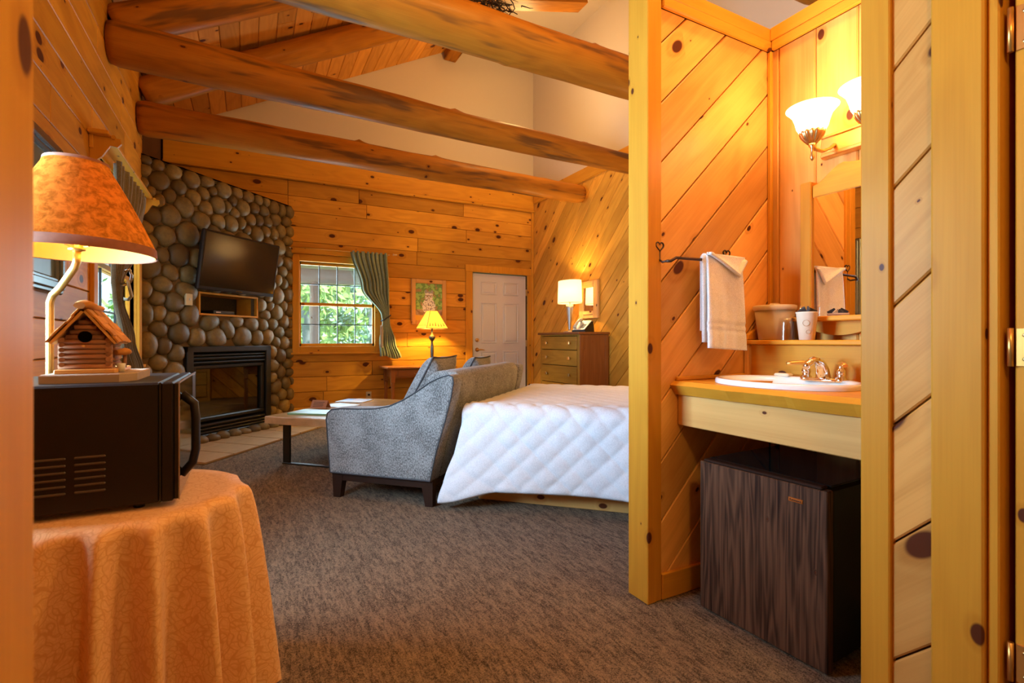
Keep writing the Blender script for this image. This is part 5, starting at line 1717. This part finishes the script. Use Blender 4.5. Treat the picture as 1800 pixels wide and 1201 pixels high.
for (x, y) in ((.03, -.2), (.03, .2), (.45, -.2), (.45, .2)):
    part('foot', MB().lathe([(.018, 0), (.016, .017)], MF @ Vector((x, y, 0)), 12), M_STEEL, fr_)

# bathroom door with hinges at the right edge
d2 = struct('door_2', bx(1.425, 2.2, .385, .436, .01, 2.03, b=.003), W_TRIM, 'pine bathroom door standing open at the right edge', grain=(0, 0, 1))
for (l, h) in ((1.655, 1.748), (.995, 1.075), (.335, .415)):
    hg = part('hinge', MB().box(1.4215, 1.425, .388, .434, l, h, b=.001).tube([(1.418, .441, l), (1.418, .441, h)], .0055, 10), M_BRASS, d2, label='brass butt hinge')
    for z in (l + .015, (l + h) / 2, h - .015):
        for y in (.400, .420):
            if z == (l + h) / 2 and y == .42: continue
            part('screw', MB().lathe([(0, 0), (.0042, 0), (.003, .0015), (0, .0015)], (1.4215, y, z), 10, M=Matrix.Rotation(-PI / 2, 4, 'Y')), M_ABRASS, hg)

# twig bundle on beam
rn = random.Random(3)
nb = thing('twig_wreath', 'dark bundle of dried twigs lying on top of the nearest log beam', 'wreath', (1.45, 3.0, 3.2))
m = MB()
for k in range(90):
    c_ = Vector((1.38 + rn.gauss(0, .11), 3.0 + rn.gauss(0, .04), 3.265 + abs(rn.gauss(0, .05))))
    a = rn.uniform(0, 6.28); d1 = Vector((math.cos(a), math.sin(a) * .5, rn.uniform(-.3, .4)))
    pts = [c_ + d1 * (t - .5) * .14 + Vector((0, 0, .02 * math.sin(t * 3 + k))) + Vector((.02 * math.sin(t * 7 + k), 0, 0)) for t in (0, .25, .5, .75, 1)]
    m.tube(pts, [.003, .004, .004, .003, .001], 5)
o = part('twigs', m, M_NEST, nb, kind='stuff')

# ---------------------------------------------------------------- outside
struct('ground', bx(-25, 25, YF + .2, 45, -.5, -.35), M_GRASS, 'sunlit lawn outside the far window')
struct('porch_floor', bx(-1.5, 5, YF + .2, 9.1, -.35, -.12), W_PORCH, 'porch deck outside the far window', grain=(1, 0, 0))
pr0 = thing('porch_post', 'pale peeled log post of the porch seen through the far window', 'post', (.99, 8.9, -.1))
part('post', MB().tube([(.985, 8.9, -.12 + .24 * k) for k in range(9)] + [(.985, 8.9, 2.02)], [.078 + .008 * math.sin(k * 2.1) for k in range(10)], 16), W_PORCH, pr0, grain=(0, 0, 1))
o = part('porch_beam', MB().tube([(-2 + .6 * k, 8.9, 2.12 + .01 * math.sin(k)) for k in range(13)], .125, 18), W_PORCH, grain=(1, 0, 0))
tag(o, 'horizontal eave log on top of the porch post outside the window', 'beam')
o = part('porch_roof', MB().prism([(YF + .16, 3.0), (9.3, 2.26), (9.3, 2.32), (YF + .16, 3.06)], frame((-2, 0, 0), (0, 1, 0), (0, 0, 1), (1, 0, 0)), 0, 7), W_PORCH, grain=(1, 0, 0))
o['kind'] = 'structure'; o['category'] = 'roof'; o['label'] = 'underside of the porch roof outside the far window'
rl = thing('porch_railing', 'pale porch railing low outside the far window', 'railing', (1, 8.9, -.1))
part('top_rail', MB().tube([(-1.5, 8.9, .92), (5, 8.9, .92)], .045, 10), W_PORCH, rl, grain=(1, 0, 0))
part('bottom_rail', MB().tube([(-1.5, 8.9, .05), (5, 8.9, .05)], .035, 10), W_PORCH, rl, grain=(1, 0, 0))
for k in range(12): part('baluster', MB().tube([(-.4 + k * .3, 8.9, .05), (-.4 + k * .3, 8.9, .9)], .022, 8), W_PORCH, rl, grain=(0, 0, 1))


def tree(x, y, h, tr_, cr_, zc, n, mat, label, seed, ls=.16):
    rr = random.Random(seed)
    t = thing('tree', label, 'tree', (x, y, -.4), group='trees beyond the porch')
    part('trunk', MB().tube([(x + .06 * math.sin(k * 1.3 + seed), y, -.4 + h * k / 9) for k in range(10)], [tr_ * (1 - .06 * k) for k in range(10)], 12), M_TRUNK, t)
    m = MB()
    cl_ = [(Vector((rr.gauss(0, .5), rr.gauss(0, .5), rr.gauss(0, .55))), rr.uniform(.3, .6)) for _ in range(26)]
    for k in range(n):
        c_, r_ = rr.choice(cl_)
        p = Vector((x, y, zc)) + Vector((c_.x * cr_, c_.y * cr_, c_.z * cr_ * 1.3)) + Vector((rr.gauss(0, 1), rr.gauss(0, 1), rr.gauss(0, .7))) * r_ * cr_ * .32
        a = Vector((rr.gauss(0, 1), rr.gauss(0, 1), rr.gauss(0, 1))).normalized() * ls * rr.uniform(.6, 1.2)
        b = a.orthogonal().normalized() * ls * .4
        m.add([p - a, p + b, p + a, p - b], [(0, 1, 2, 3)])
    part('foliage', m, mat, t, recalc=False, kind='stuff')


tree(1.45, 14.0, 9, .22, 2.6, 3.2, 4200, M_LEAF, 'broad grey-trunked tree in the middle of the far window', 1)
tree(3.55, 16.5, 9, .20, 2.8, 3.4, 4200, M_LEAF, 'slimmer grey-trunked tree toward the right of the far window', 2)
tree(-.9, 13.2, 6, .10, 2.2, 1.6, 3600, M_LEAF2, 'leafy tree at the left of the far window', 3, .13)
tree(2.6, 12.0, 3.0, .05, 1.3, .6, 2600, M_LEAF2, 'low feathery sapling below the grey-trunked trees', 4, .10)
tree(6.2, 21.0, 9, .2, 4.0, 2.6, 4200, M_LEAF, 'bright green tree far back at the right of the far window', 5, .22)
tree(-1.0, 24.0, 10, .2, 5.0, 3.0, 4200, M_LEAF, 'wide bright tree far back behind the others', 6, .25)
tree(3.0, 30.0, 12, .3, 7.0, 3.0, 5000, M_LEAF, 'great bright tree at the edge of the lawn', 7, .32)
